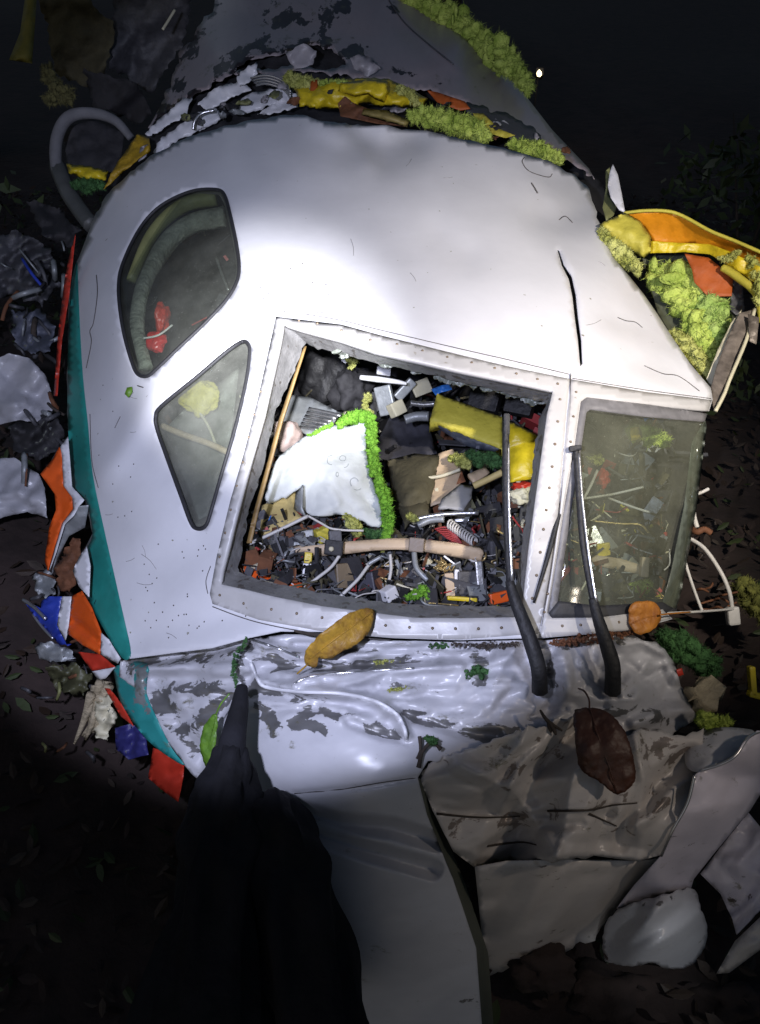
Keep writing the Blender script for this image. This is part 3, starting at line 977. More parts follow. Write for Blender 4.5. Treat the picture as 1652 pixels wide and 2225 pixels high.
w1 = wiper('windscreen_wiper', [(1100, 905, 1.60), (1099, 1000, 1.585), (1100, 1110, 1.565), (1108, 1265, 1.545)], [(1107, 1262, 1.545), (1118, 1300, 1.535), (1145, 1370, 1.52), (1165, 1430, 1.51), (1172, 1465, 1.51), (1173, 1500, 1.53)], 0.0072, [0.009, 0.013, 0.016, 0.016, 0.017])
tube('blade_holder', [(1104, 960, 1.592), (1106, 1110, 1.557), (1113, 1262, 1.537)], 0.0035, STEEL, w1, 6)
cbox('blade_clip', 1101, 922, 1.595, (0.013, 0.045, 0.012), (0, 0, 0), BLACKM, w1)
w2 = wiper('windscreen_wiper', [(1251, 972, 1.615), (1258, 1080, 1.59), (1268, 1190, 1.565), (1290, 1312, 1.545)], [(1288, 1300, 1.545), (1300, 1345, 1.535), (1318, 1400, 1.53), (1330, 1440, 1.525), (1332, 1470, 1.53), (1331, 1502, 1.55)], 0.0062, [0.009, 0.013, 0.016, 0.016, 0.017])
tube('blade_holder', [(1258, 985, 1.607), (1266, 1090, 1.582), (1279, 1200, 1.557), (1296, 1308, 1.537)], 0.0034, STEEL, w2, 6)
tube('wiper_blade_or_shadow', [(1246, 980, 1.625), (1228, 1060, 1.615), (1196, 1190, 1.59), (1160, 1310, 1.575)], [0.004, 0.006, 0.006, 0.003], BLACKM, w2, 6)  # dark strip in place of the wiper arm's shadow on the centre pillar
cbox('blade_clip', 1250, 974, 1.608, (0.026, 0.012, 0.014), (0, 0, 8), BLACKM, w2)

# dark lining and bulkhead deep inside
R = TPS([(520, 1240, 1.84), (700, 1295, 1.80), (850, 1320, 1.79), (1130, 1330, 1.79), (600, 1100, 2.0), (850, 1190, 1.98), (1100, 1150, 1.98), (700, 950, 2.35), (1000, 1000, 2.32), (1150, 930, 2.3),
         (700, 780, 2.6), (1000, 860, 2.55), (1350, 1100, 2.15), (1300, 1310, 1.86), (1350, 930, 2.3), (1440, 1250, 2.0), (1500, 1000, 2.32), (440, 900, 2.4), (440, 1130, 2.08), (400, 600, 2.75), (480, 450, 2.8), (320, 780, 2.55), (290, 620, 2.75), (1450, 860, 2.4)], reg=1e-3)
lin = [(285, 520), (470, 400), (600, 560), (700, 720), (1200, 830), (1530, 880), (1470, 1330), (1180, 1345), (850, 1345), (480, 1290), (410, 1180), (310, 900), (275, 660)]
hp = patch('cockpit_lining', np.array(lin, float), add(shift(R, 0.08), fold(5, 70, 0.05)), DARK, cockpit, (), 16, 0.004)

# ------------------------------------------------------------------ crushed nose below the windscreen
nose_pts = [(262, 1440, 1.84), (282, 1432, 1.815), (400, 1416, 1.74), (540, 1390, 1.665), (700, 1378, 1.64), (860, 1390, 1.62), (1000, 1394, 1.61), (1190, 1389, 1.60), (1370, 1374, 1.65), (1440, 1400, 1.70),
            (1475, 1450, 1.74), (1520, 1560, 1.72), (1400, 1500, 1.62), (1250, 1500, 1.56), (1050, 1480, 1.56), (850, 1500, 1.54), (650, 1500, 1.57), (450, 1540, 1.64), (330, 1580, 1.75),
            (440, 1700, 1.66), (560, 1640, 1.55), (740, 1620, 1.47), (900, 1640, 1.45), (1100, 1600, 1.50), (700, 1780, 1.47), (620, 1760, 1.50), (760, 2260, 1.52), (1050, 2260, 1.50), (980, 1900, 1.48), (860, 2000, 1.47)]
_n0 = TPS(nose_pts, reg=5e-4)
creases = [
    ridge([(282, 1440), (400, 1424), (540, 1396)], 22, 0.0319),
    ridge([(300, 1455), (420, 1450), (520, 1440)], 20, -0.0203),
    ridge([(330, 1478), (450, 1480), (540, 1470), (600, 1478)], 22, 0.0232),
    ridge([(535, 1388), (590, 1406), (651, 1428), (760, 1440)], 16, -0.0232),
    ridge([(560, 1450), (700, 1448), (900, 1436), (1060, 1420)], 20, 0.0261),
    ridge([(640, 1486), (687, 1468), (814, 1458), (1000, 1450)], 15, -0.0203),
    ridge([(560, 1476), (651, 1503), (741, 1508), (814, 1524), (861, 1552), (884, 1600)], 17, -0.0348),
    ridge([(590, 1500), (700, 1524), (800, 1545), (850, 1580)], 26, 0.0232),
    ridge([(884, 1606), (832, 1598), (760, 1568)], 16, 0.0203),
    ridge([(880, 1548), (1000, 1590), (1080, 1600)], 18, 0.0203),
    ridge([(640, 1400), (800, 1412), (1000, 1406), (1170, 1398)], 12, 0.0203),
    ridge([(1070, 1500), (1100, 1430), (1120, 1410)], 34, -0.0319),
    ridge([(1140, 1420), (1170, 1480), (1165, 1510)], 24, 0.0435),
    ridge([(1190, 1440), (1205, 1510), (1190, 1540)], 26, 0.0319),
    ridge([(1225, 1430), (1240, 1500)], 30, -0.0290),
    ridge([(1290, 1430), (1310, 1500)], 24, 0.0319),
    ridge([(1350, 1400), (1400, 1395), (1440, 1420), (1470, 1470)], 24, -0.0435),
    ridge([(1360, 1440), (1420, 1480), (1450, 1540)], 34, 0.0319),
    ridge([(1380, 1570), (1450, 1540), (1520, 1545)], 22, -0.0290),
    ridge([(430, 1700), (455, 1600), (500, 1520)], 40, 0.0261),
    ridge([(340, 1490), (380, 1560), (440, 1640)], 30, 0.0203),
    ridge([(640, 1760), (740, 1790), (850, 1800), (950, 1830)], 26, 0.034),
    ridge([(680, 1810), (800, 1850), (940, 1890)], 26, 0.034),
    ridge([(640, 1725), (800, 1710), (905, 1690)], 8, 0.0058),
]

_rc = np.random.default_rng(77)
for _ in range(46):
    u0, v0 = _rc.uniform(280, 1120), _rc.uniform(1405, 1575)
    L0, sl = _rc.uniform(50, 190), _rc.uniform(-.18, .22)
    creases.append(ridge([(u0, v0), (u0 + L0 * .5, v0 + L0 * .5 * sl + _rc.uniform(-8, 8)), (u0 + L0, v0 + L0 * sl)], _rc.uniform(8, 15), _rc.choice([-1, 1]) * _rc.uniform(.004, .010)))
for _ in range(22):
    u0, v0 = _rc.uniform(1080, 1450), _rc.uniform(1410, 1560)
    a0, L0 = _rc.uniform(0, 3.1), _rc.uniform(40, 110)
    creases.append(ridge([(u0, v0), (u0 + L0 * math.cos(a0), v0 + L0 * math.sin(a0) * .8)], _rc.uniform(10, 22), _rc.choice([-1, 1]) * _rc.uniform(.008, .02)))


def nfold(u, v):
    k = np.clip((1640 - v) / 120, 0.12, 1) * np.clip(1.15 - np.abs(v - 1480) / 220, 0.25, 1)
    return k * (fold(12, 100, 0.006)(u / 1.5, v) + facets(12, 62, 0.017, 1.7)(u, v) + facets(13, 26, 0.006, 1.6)(u, v)) + 0.006 * np.array([mn.noise((a / 140, b / 140, 4)) for a, b in zip(np.ravel(u), np.ravel(v))]).reshape(np.shape(u))


NOSE = add(_n0, nfold, *creases)


def blobs(items):
    def f(u, v):
        o = np.zeros(np.shape(u))
        for poly, w, h in items:
            t = seg_dist(u, v, poly + [poly[-1]] if len(poly) == 1 else poly) / w
            o = np.maximum(o, h * np.exp(-t * t))
        return o
    return f


PK = 0.75
peel_n = blobs([([(280, 1442), (420, 1428), (540, 1410), (600, 1440)], 30, 0.75), ([(310, 1490), (450, 1500), (560, 1495)], 26, 0.75), ([(350, 1530), (400, 1590), (420, 1640)], 36, 0.8),
                ([(440, 1560), (480, 1530)], 30, 0.9), ([(560, 1445), (720, 1450), (860, 1440)], 20, 0.7), ([(560, 1490), (640, 1520), (700, 1520)], 22, 0.8), ([(560, 1540), (600, 1590)], 26, 0.8),
                ([(690, 1520), (640, 1575), (700, 1585)], 18, 0.85), ([(680, 1530), (730, 1560)], 14, 0.8), ([(800, 1580), (870, 1600)], 16, 0.7), ([(880, 1550), (960, 1570), (1040, 1590)], 18, 0.85), ([(1000, 1590), (1080, 1600), (1150, 1570)], 24, 0.85),
                ([(860, 1490), (960, 1500)], 12, 0.75), ([(640, 1420), (1000, 1415)], 16, 0.6), ([(1040, 1440), (1060, 1490)], 24, 0.7), ([(1200, 1440), (1200, 1520)], 24, 0.8), ([(1330, 1550), (1440, 1560)], 24, 0.8),
                ([(1360, 1520), (1340, 1450)], 20, 0.6), ([(1200, 1400), (1400, 1385)], 18, 0.8)])
nose_o = np.vstack([
    [(262, 1437), (282, 1433), (400, 1417), (540, 1389), (620, 1378), (700, 1380), (860, 1392), (1000, 1396), (1190, 1391), (1370, 1376)],
    jag([(1400, 1392), (1440, 1402), (1466, 1440), (1480, 1490), (1524, 1556)], 3, 10, 2, False),
    jag([(1500, 1566), (1450, 1600), (1400, 1585), (1340, 1620), (1250, 1570), (1150, 1590), (1060, 1625), (1000, 1640), (930, 1655)], 5, 9, 3, False),
    [(908, 1690), (928, 1770), (960, 1850), (985, 1910), (1035, 2060), (1050, 2260), (770, 2260), (735, 2150), (690, 1900), (650, 1790), (560, 1745)],
    jag([(500, 1730), (440, 1705), (398, 1660), (347, 1588), (315, 1540), (300, 1500), (258, 1470)], 1.5, 9, 6, False)])
nose = thing('crushed_nose', 'crumpled white nose skin with flaked paint folded under the windscreen frame', 'nose section', P(800, 1700, 1.7) * [1, 1, 0])
patch('nose_skin', nose_o, NOSE, [CRUSH, PRIMER], nose, (), 5.5, 0.002, True, {'peel': peel_n})
teal_o = np.array([(253, 1447), (320, 1440), (318, 1504), (340, 1560), (372, 1625), (400, 1662), (372, 1648), (318, 1606), (266, 1533), (251, 1478)], float)
patch('livery_stripe', cr(teal_o, 3), add(shift(NOSE, -0.004), lambda u, v: 0.03 * np.clip((300 - u) / 60, 0, 1)), TEALC, nose, (), 8, 0.0015, True, {'peel': blobs([([(290, 1460), (300, 1500)], 36, 0.75), ([(350, 1600), (380, 1640)], 12, 0.6)])})
# bright bent edge beads
for pts, r in (([(535, 1386), (590, 1404), (651, 1428)], 0.0026), ([(640, 1485), (687, 1468), (814, 1457), (900, 1452)], 0.0024), ([(545, 1440), (560, 1475), (579, 1493), (651, 1503), (741, 1507), (814, 1523), (861, 1551), (879, 1583), (883, 1608)], 0.0040)):
    c = cr(pts, 8, False)
    tube3('edge_bead', P(c[:, 0], c[:, 1], NOSE(c[:, 0], c[:, 1]) - 0.003), r, STEEL if r < .003 else WHITE, nose, 6)
c = cr([(640, 1724), (740, 1715), (830, 1700), (905, 1690)], 8, False)
tube3('panel_seam', P(c[:, 0], c[:, 1], NOSE(c[:, 0], c[:, 1]) - 0.0003), 0.0012, SEAM, nose, 5)
# hanging lower skin that carries on behind, so the nose is closed from the side
k = np.array([(1050, 2260), (1035, 2060), (985, 1910), (928, 1770), (908, 1690)], float)
loft('torn_edge', P(k[:, 0], k[:, 1], NOSE(k[:, 0], k[:, 1])), P(k[:, 0] + 26, k[:, 1] + 10, NOSE(k[:, 0], k[:, 1]) + 0.1), PRIMER, nose, False, 2)
# grime and moss caught in the folds
moss = fluff('moss_line', [(515, 1490, 1.555, 7), (508, 1460, 1.575, 8), (512, 1430, 1.60, 8), (530, 1400, 1.62, 7), (536, 1386, 1.63, 4)], DGREEN, None, 14, 2)
tag(moss, 'line of dark green moss on the fold above the black pole tip', 'moss')
for i, (u, v, r_, mt, lb) in enumerate([
        (960, 1404, 9, DGREEN, 'green moss smear under the windscreen sill near the left wiper'), (1045, 1465, 16, DGREEN, 'grey green plant scrap on crumpled skin left of the left wiper base'),
        (840, 1440, 9, LIME, 'yellow green moss spot on the crumpled sill'), (870, 1500, 8, LIME, 'yellow moss spot beside the curved bead')]):
    d = float(NOSE(np.array([float(u)]), np.array([float(v)]))[0])
    tag(fluff('moss_patch', [(u - 25, v, d - .002, r_ * .6), (u, v - 2, d - .002, r_), (u + 28, v + 3, d - .002, r_ * .6)], mt, None, 16, 30 + i, 0.7, 0.9), lb, 'moss')

# ------------------------------------------------------------------ lower right: torn panels of the nose
pn = thing('nose_panel', 'dim torn nose panel tinted by painted warm light, with twigs below the large brown leaf', 'torn panel', P(1150, 1900, 1.65) * [1, 1, 0])
N2p = TPS([(905, 1660, 1.475), (1000, 1625, 1.475), (1250, 1545, 1.53), (1400, 1575, 1.58), (1500, 1600, 1.60), (1490, 1700, 1.56), (1440, 1830, 1.55), (1385, 1868, 1.57), (1200, 1860, 1.50), (1050, 1860, 1.50), (940, 1740, 1.485), (1100, 1700, 1.46), (1280, 1680, 1.49)], reg=3e-4)
N2 = add(N2p, facets(31, 130, 0.044, 1.2), facets(33, 45, 0.010, 1.3), ridge([(1100, 1640), (1060, 1740), (1000, 1790)], 40, 0.02), ridge([(1120, 1700), (1230, 1690), (1270, 1660)], 26, -0.02),
         ridge([(960, 1760), (1100, 1772), (1330, 1768)], 14, 0.012), ridge([(1340, 1830), (1430, 1700), (1500, 1640)], 30, 0.03), ridge([(1000, 1660), (1120, 1720), (1200, 1840)], 30, -0.03), ridge([(1300, 1620), (1330, 1720), (1300, 1840)], 26, 0.03), ridge([(1200, 1600), (1130, 1660), (1090, 1760)], 20, -0.022), ridge([(1380, 1600), (1400, 1700), (1380, 1800)], 22, -0.03), ridge([(1050, 1850), (1130, 1800), (1260, 1790)], 18, 0.022), ridge([(1180, 1862), (1300, 1850), (1390, 1866)], 22, -0.02))
patch('panel_skin', np.vstack([jag([(912, 1690), (960, 1640), (1040, 1622), (1140, 1585), (1250, 1562), (1340, 1600), (1400, 1580), (1480, 1598), (1530, 1580)], 4, 9, 8, False), [(1520, 1690), (1496, 1745), (1462, 1808), (1436, 1858), (1385, 1872)], jag([(1290, 1862), (1200, 1872), (1100, 1868), (1030, 1885)], 3, 10, 9, False), [(985, 1850), (945, 1770)]]),
      N2, [CRUSH2, PRIMER], pn, (), 6, 0.002, True, {'peel': blobs([([(1100, 1640), (1250, 1600), (1480, 1620)], 60, 0.6), ([(1000, 1780), (1200, 1770)], 30, 0.6), ([(1300, 1760), (1420, 1740)], 50, 0.6)])})
N2b = TPS([(1030, 1870, 1.50), (1200, 1866, 1.51), (1385, 1868, 1.57), (1440, 1880, 1.58), (1060, 2120, 1.71), (1300, 2030, 1.70), (1200, 2120, 1.73), (1180, 1950, 1.565)], reg=3e-4)
patch('panel_skin', np.vstack([[(1032, 1884), (1100, 1872), (1250, 1868), (1390, 1872), (1440, 1866), (1420, 1910), (1370, 1940)], jag([(1320, 1990), (1290, 2040), (1200, 2080), (1100, 2110), (1056, 2120)], 4, 10, 3, False), [(1044, 2000)]]),
      add(N2b, facets(35, 100, 0.024), facets(36, 40, 0.006)), [CRUSH2, PRIMER], pn, (), 11, 0.002, True, {'peel': blobs([([(1200, 1900)], 60, 0.5)])})
for pts in ([(950, 1768), (1040, 1776), (1130, 1774)], [(1190, 1762), (1280, 1760), (1330, 1750), (1385, 1745)], [(1280, 1768), (1340, 1795)], [(1060, 1838), (1130, 1830), (1165, 1836)]):
    c = cr(pts, 6, False)
    e = tube3('twig', P(c[:, 0], c[:, 1], N2(c[:, 0], c[:, 1]) - 0.003), [0.0025, 0.0012], BARK, None, 5)
    tag(e, {950: 'thin straight dark twig across the left of the torn nose panel', 1190: 'long forked dark twig on the torn nose panel under the large leaf', 1280: 'short dark side twig slanting on the torn nose panel', 1060: 'faint bent twig low on the torn nose panel'}[pts[0][0]], 'twig')

fs = thing('folded_skin', 'large folded pale skin sheet with torn bright lip at the right', 'torn panel', P(1500, 1950, 1.75) * [1, 1, 0])
FOL = TPS([(1522, 1674, 1.50), (1511, 1684, 1.485), (1494, 1745, 1.49), (1460, 1807, 1.50), (1436, 1861, 1.52), (1600, 1640, 1.50), (1660, 1590, 1.55), (1700, 1640, 1.62), (1651, 1725, 1.60), (1600, 1790, 1.58), (1549, 1858, 1.58), (1508, 1909, 1.60), (1560, 1760, 1.50), (1378, 1925, 1.60), (1430, 1920, 1.555)], reg=3e-4)
patch('sheet_skin', np.vstack([jag([(1522, 1674), (1560, 1664), (1597, 1643), (1627, 1602), (1660, 1588)], 2.5, 7, 1, False), [(1720, 1600), (1700, 1680), (1651, 1728), (1631, 1760), (1549, 1858), (1508, 1910), (1500, 1936), (1440, 1946), (1392, 1962), (1340, 1975), (1378, 1925), (1436, 1861)], jag([(1460, 1807), (1494, 1745), (1511, 1684)], 1.6, 8, 2, False)]),
      add(FOL, facets(41, 130, 0.016), facets(42, 50, 0.004), ridge([(1600, 1690), (1540, 1800), (1480, 1900)], 44, 0.022)), [LAV, PRIMER], fs, (), 9, 0.002, True, {'peel': blobs([([(1520, 1690), (1620, 1620)], 12, 0.5)])})
sheet('sheet_skin', [(1498, 1602, 1.60), (1549, 1582, 1.60), (1610, 1582, 1.60), (1640, 1594, 1.58), (1600, 1643, 1.53), (1524, 1676, 1.51), (1490, 1660, 1.56)], [CRUSH, PRIMER], fs, 0.01, 40, 6, curve=True, attrs={'peel': blobs([([(1510, 1640), (1560, 1600)], 30, 0.7)])})
for pts in ([(1524, 1673, 1.497), (1560, 1663, 1.495), (1597, 1643, 1.49), (1627, 1602, 1.51), (1655, 1589, 1.54)], [(1509, 1686, 1.482), (1494, 1745, 1.487), (1460, 1807, 1.496), (1437, 1860, 1.517)]):
    tube('bright_edge', pts, 0.0028, STEEL, fs, 6)
dish = TPS([(1392, 1962, 1.60), (1464, 1942, 1.59), (1508, 1936, 1.62), (1522, 1977, 1.62), (1535, 2028, 1.66), (1508, 2090, 1.68), (1447, 2103, 1.63), (1378, 2096, 1.62), (1317, 2073, 1.70), (1321, 2004, 1.68), (1430, 2050, 1.555), (1430, 1985, 1.55)], reg=2e-4)
patch('rounded_lip', jag(cr([(1392, 1958), (1464, 1938), (1508, 1934), (1524, 1977), (1537, 2028), (1515, 2085), (1480, 2104), (1447, 2103), (1410, 2094), (1378, 2100), (1340, 2095), (1312, 2078), (1318, 2004), (1355, 1972)], 4), 2.2, 9, 5), add(dish, ridge([(1400, 1975), (1470, 1962), (1500, 1955)], 14, -0.012, False), facets(43, 60, 0.008)), [CRUSH, PRIMER], fs, (), 7, 0.003, True, {'peel': blobs([([(1400, 1965), (1470, 1950)], 12, 0.5)])})
ls = thing('lavender_sheet', 'pale lavender skin sheet scratched and curled at the far right edge', 'torn panel', P(1640, 2050, 1.7) * [1, 1, 0])
sheet('sheet_skin', [(1522, 1899, 1.64), (1566, 1841, 1.62), (1627, 1766, 1.63), (1660, 1806, 1.60), (1760, 1830, 1.62), (1760, 2000, 1.62), (1652, 1977, 1.58), (1600, 2030, 1.60), (1592, 1998, 1.61), (1566, 1943, 1.64)], [LAV, PRIMER], ls, 0.02, 60, 8, step=9, attrs={'peel': blobs([([(1580, 1960), (1620, 1940)], 24, 0.75)])})
sheet('curled_strip', [(1660, 1985, 1.57), (1597, 2045, 1.60), (1556, 2117, 1.64), (1585, 2114, 1.62), (1630, 2080, 1.58), (1700, 2030, 1.57)], [CRUSH2, PRIMER], ls, 0.006, 40, 9, bulge=0.02, step=8)
for i, (u, v, d, s, lb) in enumerate([(1190, 2105, 1.66, .07, 'muddy brown lump of soil under the torn nose panel'), (1330, 2160, 1.70, .10, 'dark red brown soil clod beneath the rounded white lip'), (1600, 2180, 1.66, .09, 'brown earth clod in the bottom right corner'), (1440, 2190, 1.72, .09, 'wet dark clod at the bottom edge under the rounded lip'), (1150, 2200, 1.72, .08, 'low dark clod beside the lower nose skin')]):
    tag(blob('soil_clod', P(u, v, d), (s, s * .55, s * .7), SOIL, None, i, 0.5), lb, 'soil clod')

# ------------------------------------------------------------------ black tapered pole and dark cloth in the foreground
pole = thing('black_pole', 'black tapered pole with dark wrapping rising through the lower left skin', 'pole', P(450, 2200, 1.2) * [1, 1, 0])
tube('pole_tip', [(526, 1492, 1.50), (520, 1540, 1.47), (508, 1600, 1.44), (500, 1650, 1.42), (492, 1720, 1.40)], [0.011, 0.018, 0.024, 0.03, 0.034], BLACKC, pole, 14)
tube('dark_wrapping', [(503, 1630, 1.435), (494, 1700, 1.40), (480, 1800, 1.36), (468, 1950, 1.32), (455, 2260, 1.26)], [0.028, 0.046, 0.056, 0.066, 0.08, 0.1], BLACKC, pole, 36, 10, fold_amp=0.55)
dc = tube('dark_cloth', [(588, 1722, 1.42), (592, 1760, 1.40), (604, 1850, 1.38), (622, 2000, 1.36), (650, 2280, 1.33)], [0.012, 0.042, 0.06, 0.08, 0.1, 0.11], BLACKC, None, 36, 10, fold_amp=0.45)
tag(dc, 'rounded bundle of nearly black cloth to the right of the tapered pole', 'cloth bundle')

# ------------------------------------------------------------------ cabin section behind
cab_pts = [(330, 272, 2.95), (480, 170, 3.02), (640, 152, 3.05), (860, 182, 2.98), (1050, 238, 2.90), (1200, 322, 2.84), (1290, 388, 2.80), (390, 120, 3.45), (500, 20, 3.72), (700, 60, 3.45), (700, -120, 4.3), (900, -60, 4.05),
           (900, 80, 3.35), (1000, 100, 3.32), (1050, 110, 3.55), (1150, 225, 3.2), (960, 40, 3.7), (1240, 320, 3.0)]
CAB = add(TPS(cab_pts, reg=3e-4), fold(51, 260, 0.010), facets(51, 150, 0.022), facets(52, 60, 0.006), ridge([(850, 10), (930, 90), (1000, 150)], 18, -0.02), ridge([(600, 60), (800, 90), (900, 60)], 40, 0.03, False))
cabin = thing('cabin_section', 'dim grey white cabin fuselage section with torn edge behind the cockpit', 'fuselage section', P(800, 150, 3.6) * [1, 1, 0])
cab_o = np.vstack([jag([(322, 278), (380, 226), (420, 215), (470, 180), (540, 150), (600, 175), (640, 150), (700, 158), (760, 165), (860, 182), (940, 202), (1010, 220), (1060, 262), (1130, 280), (1200, 324), (1250, 360), (1292, 388)], 4.5, 7, 7, False),
                   [(1280, 366), (1200, 282), (1130, 192), (1050, 112), (960, 42), (900, 5), (880, -60), (860, -140), (480, -140)], jag([(470, 10), (430, 60), (398, 110), (372, 180), (350, 230)], 5, 10, 9, False)])
h1 = jag([(500, 160), (540, 128), (600, 120), (648, 112), (690, 96), (735, 112), (750, 140), (700, 152), (640, 140), (590, 150), (550, 146)], 4, 8, 1)
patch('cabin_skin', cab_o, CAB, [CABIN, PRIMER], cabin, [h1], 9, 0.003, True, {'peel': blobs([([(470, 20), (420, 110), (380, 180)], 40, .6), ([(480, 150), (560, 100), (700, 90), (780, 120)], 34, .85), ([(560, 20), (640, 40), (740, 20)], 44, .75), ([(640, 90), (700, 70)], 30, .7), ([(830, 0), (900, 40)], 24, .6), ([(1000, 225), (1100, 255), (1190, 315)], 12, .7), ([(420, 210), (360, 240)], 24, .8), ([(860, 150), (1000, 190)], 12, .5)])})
patch('bare_metal_patch', jag([(1008, 222), (1060, 236), (1110, 250), (1170, 282), (1182, 312), (1140, 318), (1100, 292), (1060, 270), (1020, 248)], 4, 7, 3), shift(CAB, -0.003), DGREY, cabin, (), 9, 0.001)
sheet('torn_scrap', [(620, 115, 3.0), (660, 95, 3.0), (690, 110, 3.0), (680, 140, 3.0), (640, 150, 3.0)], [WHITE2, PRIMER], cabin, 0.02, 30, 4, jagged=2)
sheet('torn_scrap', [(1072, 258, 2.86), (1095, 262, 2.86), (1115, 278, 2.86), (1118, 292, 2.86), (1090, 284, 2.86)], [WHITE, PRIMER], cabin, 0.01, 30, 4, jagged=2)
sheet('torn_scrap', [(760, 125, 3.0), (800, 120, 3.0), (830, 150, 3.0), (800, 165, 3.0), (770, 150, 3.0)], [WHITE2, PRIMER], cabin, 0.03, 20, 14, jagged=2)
c = cr([(845, 0), (880, 50), (930, 95), (985, 140)], 8, False)
tube3('torn_seam', P(c[:, 0], c[:, 1], CAB(c[:, 0], c[:, 1]) - 0.003), 0.004, DGREY, cabin, 5)
# dark inside of the gap
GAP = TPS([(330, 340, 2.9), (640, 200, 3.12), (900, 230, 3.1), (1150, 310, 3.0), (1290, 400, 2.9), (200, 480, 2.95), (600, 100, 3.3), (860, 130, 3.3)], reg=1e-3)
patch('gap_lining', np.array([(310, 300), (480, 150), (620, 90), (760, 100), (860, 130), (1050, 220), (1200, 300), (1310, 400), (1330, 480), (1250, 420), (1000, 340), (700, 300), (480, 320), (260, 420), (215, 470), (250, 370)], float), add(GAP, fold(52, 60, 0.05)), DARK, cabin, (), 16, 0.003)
# white tatters on the left of the gap
for i, pl in enumerate([
        [(318, 290), (340, 262), (398, 215), (418, 210), (405, 250), (360, 275), (330, 296)],
        [(335, 330), (350, 300), (420, 250), (470, 232), (480, 262), (440, 280), (390, 305), (340, 335)],
        [(430, 228), (470, 190), (530, 172), (545, 195), (500, 215), (450, 240)],
        [(515, 165), (540, 140), (556, 135), (560, 160), (540, 180), (520, 190)],
        [(500, 232), (540, 205), (580, 196), (620, 190), (640, 205), (610, 225), (560, 240), (520, 250)],
        [(420, 268), (440, 245), (475, 240), (480, 258), (450, 275), (430, 285)],
        [(620, 210), (650, 204), (648, 232), (600, 246), (560, 248)]]):
    cz = 2.86 + 0.02 * (i % 3)
    sheet('torn_scrap', [(a, b, cz + 0.0004 * (330 - b)) for a, b in pl], [WHITE, PRIMER], cabin, 0.025, 40, 60 + i, jagged=2.2, step=7)
tube('bent_rib', [(420, 282, 2.84), (424, 262, 2.83), (440, 246, 2.83), (466, 240, 2.83)], 0.006, STEEL, cabin, 6)
for k in range(4):
    tube('thin_tube', [(545 + k * 4, 170 + k * 5, 2.9), (580, 164 + k * 6, 2.88), (615, 176 + k * 6, 2.88), (632, 200 + k * 5, 2.88)], 0.004, STEEL, cabin, 6)


rs = np.random.default_rng(8)
for i in range(34):
    u = rs.uniform(350, 1240)
    v = np.interp(u, [330, 480, 620, 700, 900, 1060, 1240], [300, 245, 205, 205, 232, 275, 352]) + rs.uniform(-26, 16)
    d = 2.80 - (u > 900) * (u - 900) * .0004 + rs.uniform(-.05, .08)
    w, h, a = rs.uniform(6, 20), rs.uniform(4, 10), rs.uniform(-.8, .6)
    q = [(u + w * math.cos(t) * math.cos(a) - h * math.sin(t) * math.sin(a), v + w * math.cos(t) * math.sin(a) + h * math.sin(t) * math.cos(a), d + .02 * math.cos(t + i)) for t in (0, .9, 1.8, 3.1, 4.2, 5.2)]
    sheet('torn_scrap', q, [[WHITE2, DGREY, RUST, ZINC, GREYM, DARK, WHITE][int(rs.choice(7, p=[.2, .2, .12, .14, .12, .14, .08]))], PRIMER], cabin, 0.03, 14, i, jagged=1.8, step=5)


# yellow, orange and green insulation squeezed out of the gap
def ins(nm, pts, mats, label, **k):
    e = sheet(nm, pts, mats, None, **k)
    return tag(e, label, 'insulation')


ins('insulation_film', [(640, 188, 2.82), (700, 176, 2.82), (760, 172, 2.80), (800, 168, 2.79), (845, 172, 2.78), (900, 196, 2.78), (930, 214, 2.78), (920, 232, 2.77), (860, 232, 2.76), (800, 226, 2.77), (720, 238, 2.78), (650, 232, 2.80)], YELLOW, 'crumpled bright yellow insulation film bulging from the roof gap', crumple=0.05, cscale=50, seed=4, bulge=0.05, step=6, jagged=1.5)
ins('insulation_film', [(740, 180, 2.76), (800, 172, 2.75), (842, 176, 2.74), (846, 200, 2.73), (836, 224, 2.74), (815, 216, 2.74), (800, 205, 2.74), (770, 210, 2.75), (735, 198, 2.76)], YELLOW, 'glossy yellow flap standing out in the middle of the roof gap', crumple=0.03, cscale=40, seed=9, bulge=0.03, step=6)
tag(fluff('insulation_wool', [(625, 165, 2.84, 14), (645, 178, 2.83, 18), (670, 180, 2.82, 14), (690, 178, 2.82, 10)], LIME, None, 24, 3), 'pale yellow green wool at the left end of the roof gap', 'insulation')
tag(fluff('insulation_wool', [(700, 182, 2.80, 9), (735, 180, 2.80, 11), (760, 190, 2.79, 8)], GREEN, None, 24, 4), 'small green wool tuft among the yellow film of the roof gap', 'insulation')
tag(fluff('insulation_wool', [(868, 196, 2.76, 12), (890, 206, 2.75, 15), (905, 222, 2.75, 10)], LIME, None, 24, 14), 'olive wool clump right of the glossy yellow flap', 'insulation')
ins('orange_strip', [(675, 176, 2.80), (690, 172, 2.80), (690, 205, 2.79), (674, 206, 2.79)], OBOARD, 'narrow orange brown strap across the yellow film', crumple=0.01, cscale=20, step=6)
ins('orange_board', [(928, 196, 2.80), (950, 200, 2.80), (1010, 220, 2.78), (1022, 236, 2.77), (1000, 240, 2.77), (950, 222, 2.79)], OBOARD, 'orange brown board wedged in the roof gap', crumple=0.02, cscale=40, seed=2, step=7)
ins('rust_scrap', [(735, 225, 2.76), (750, 208, 2.76), (765, 222, 2.75), (800, 236, 2.75), (870, 262, 2.72), (880, 275, 2.7), (820, 268, 2.72), (740, 252, 2.74)], RUST, 'dark rusty scrap under the yellow film in the gap', crumple=0.03, cscale=30, seed=6, step=6)
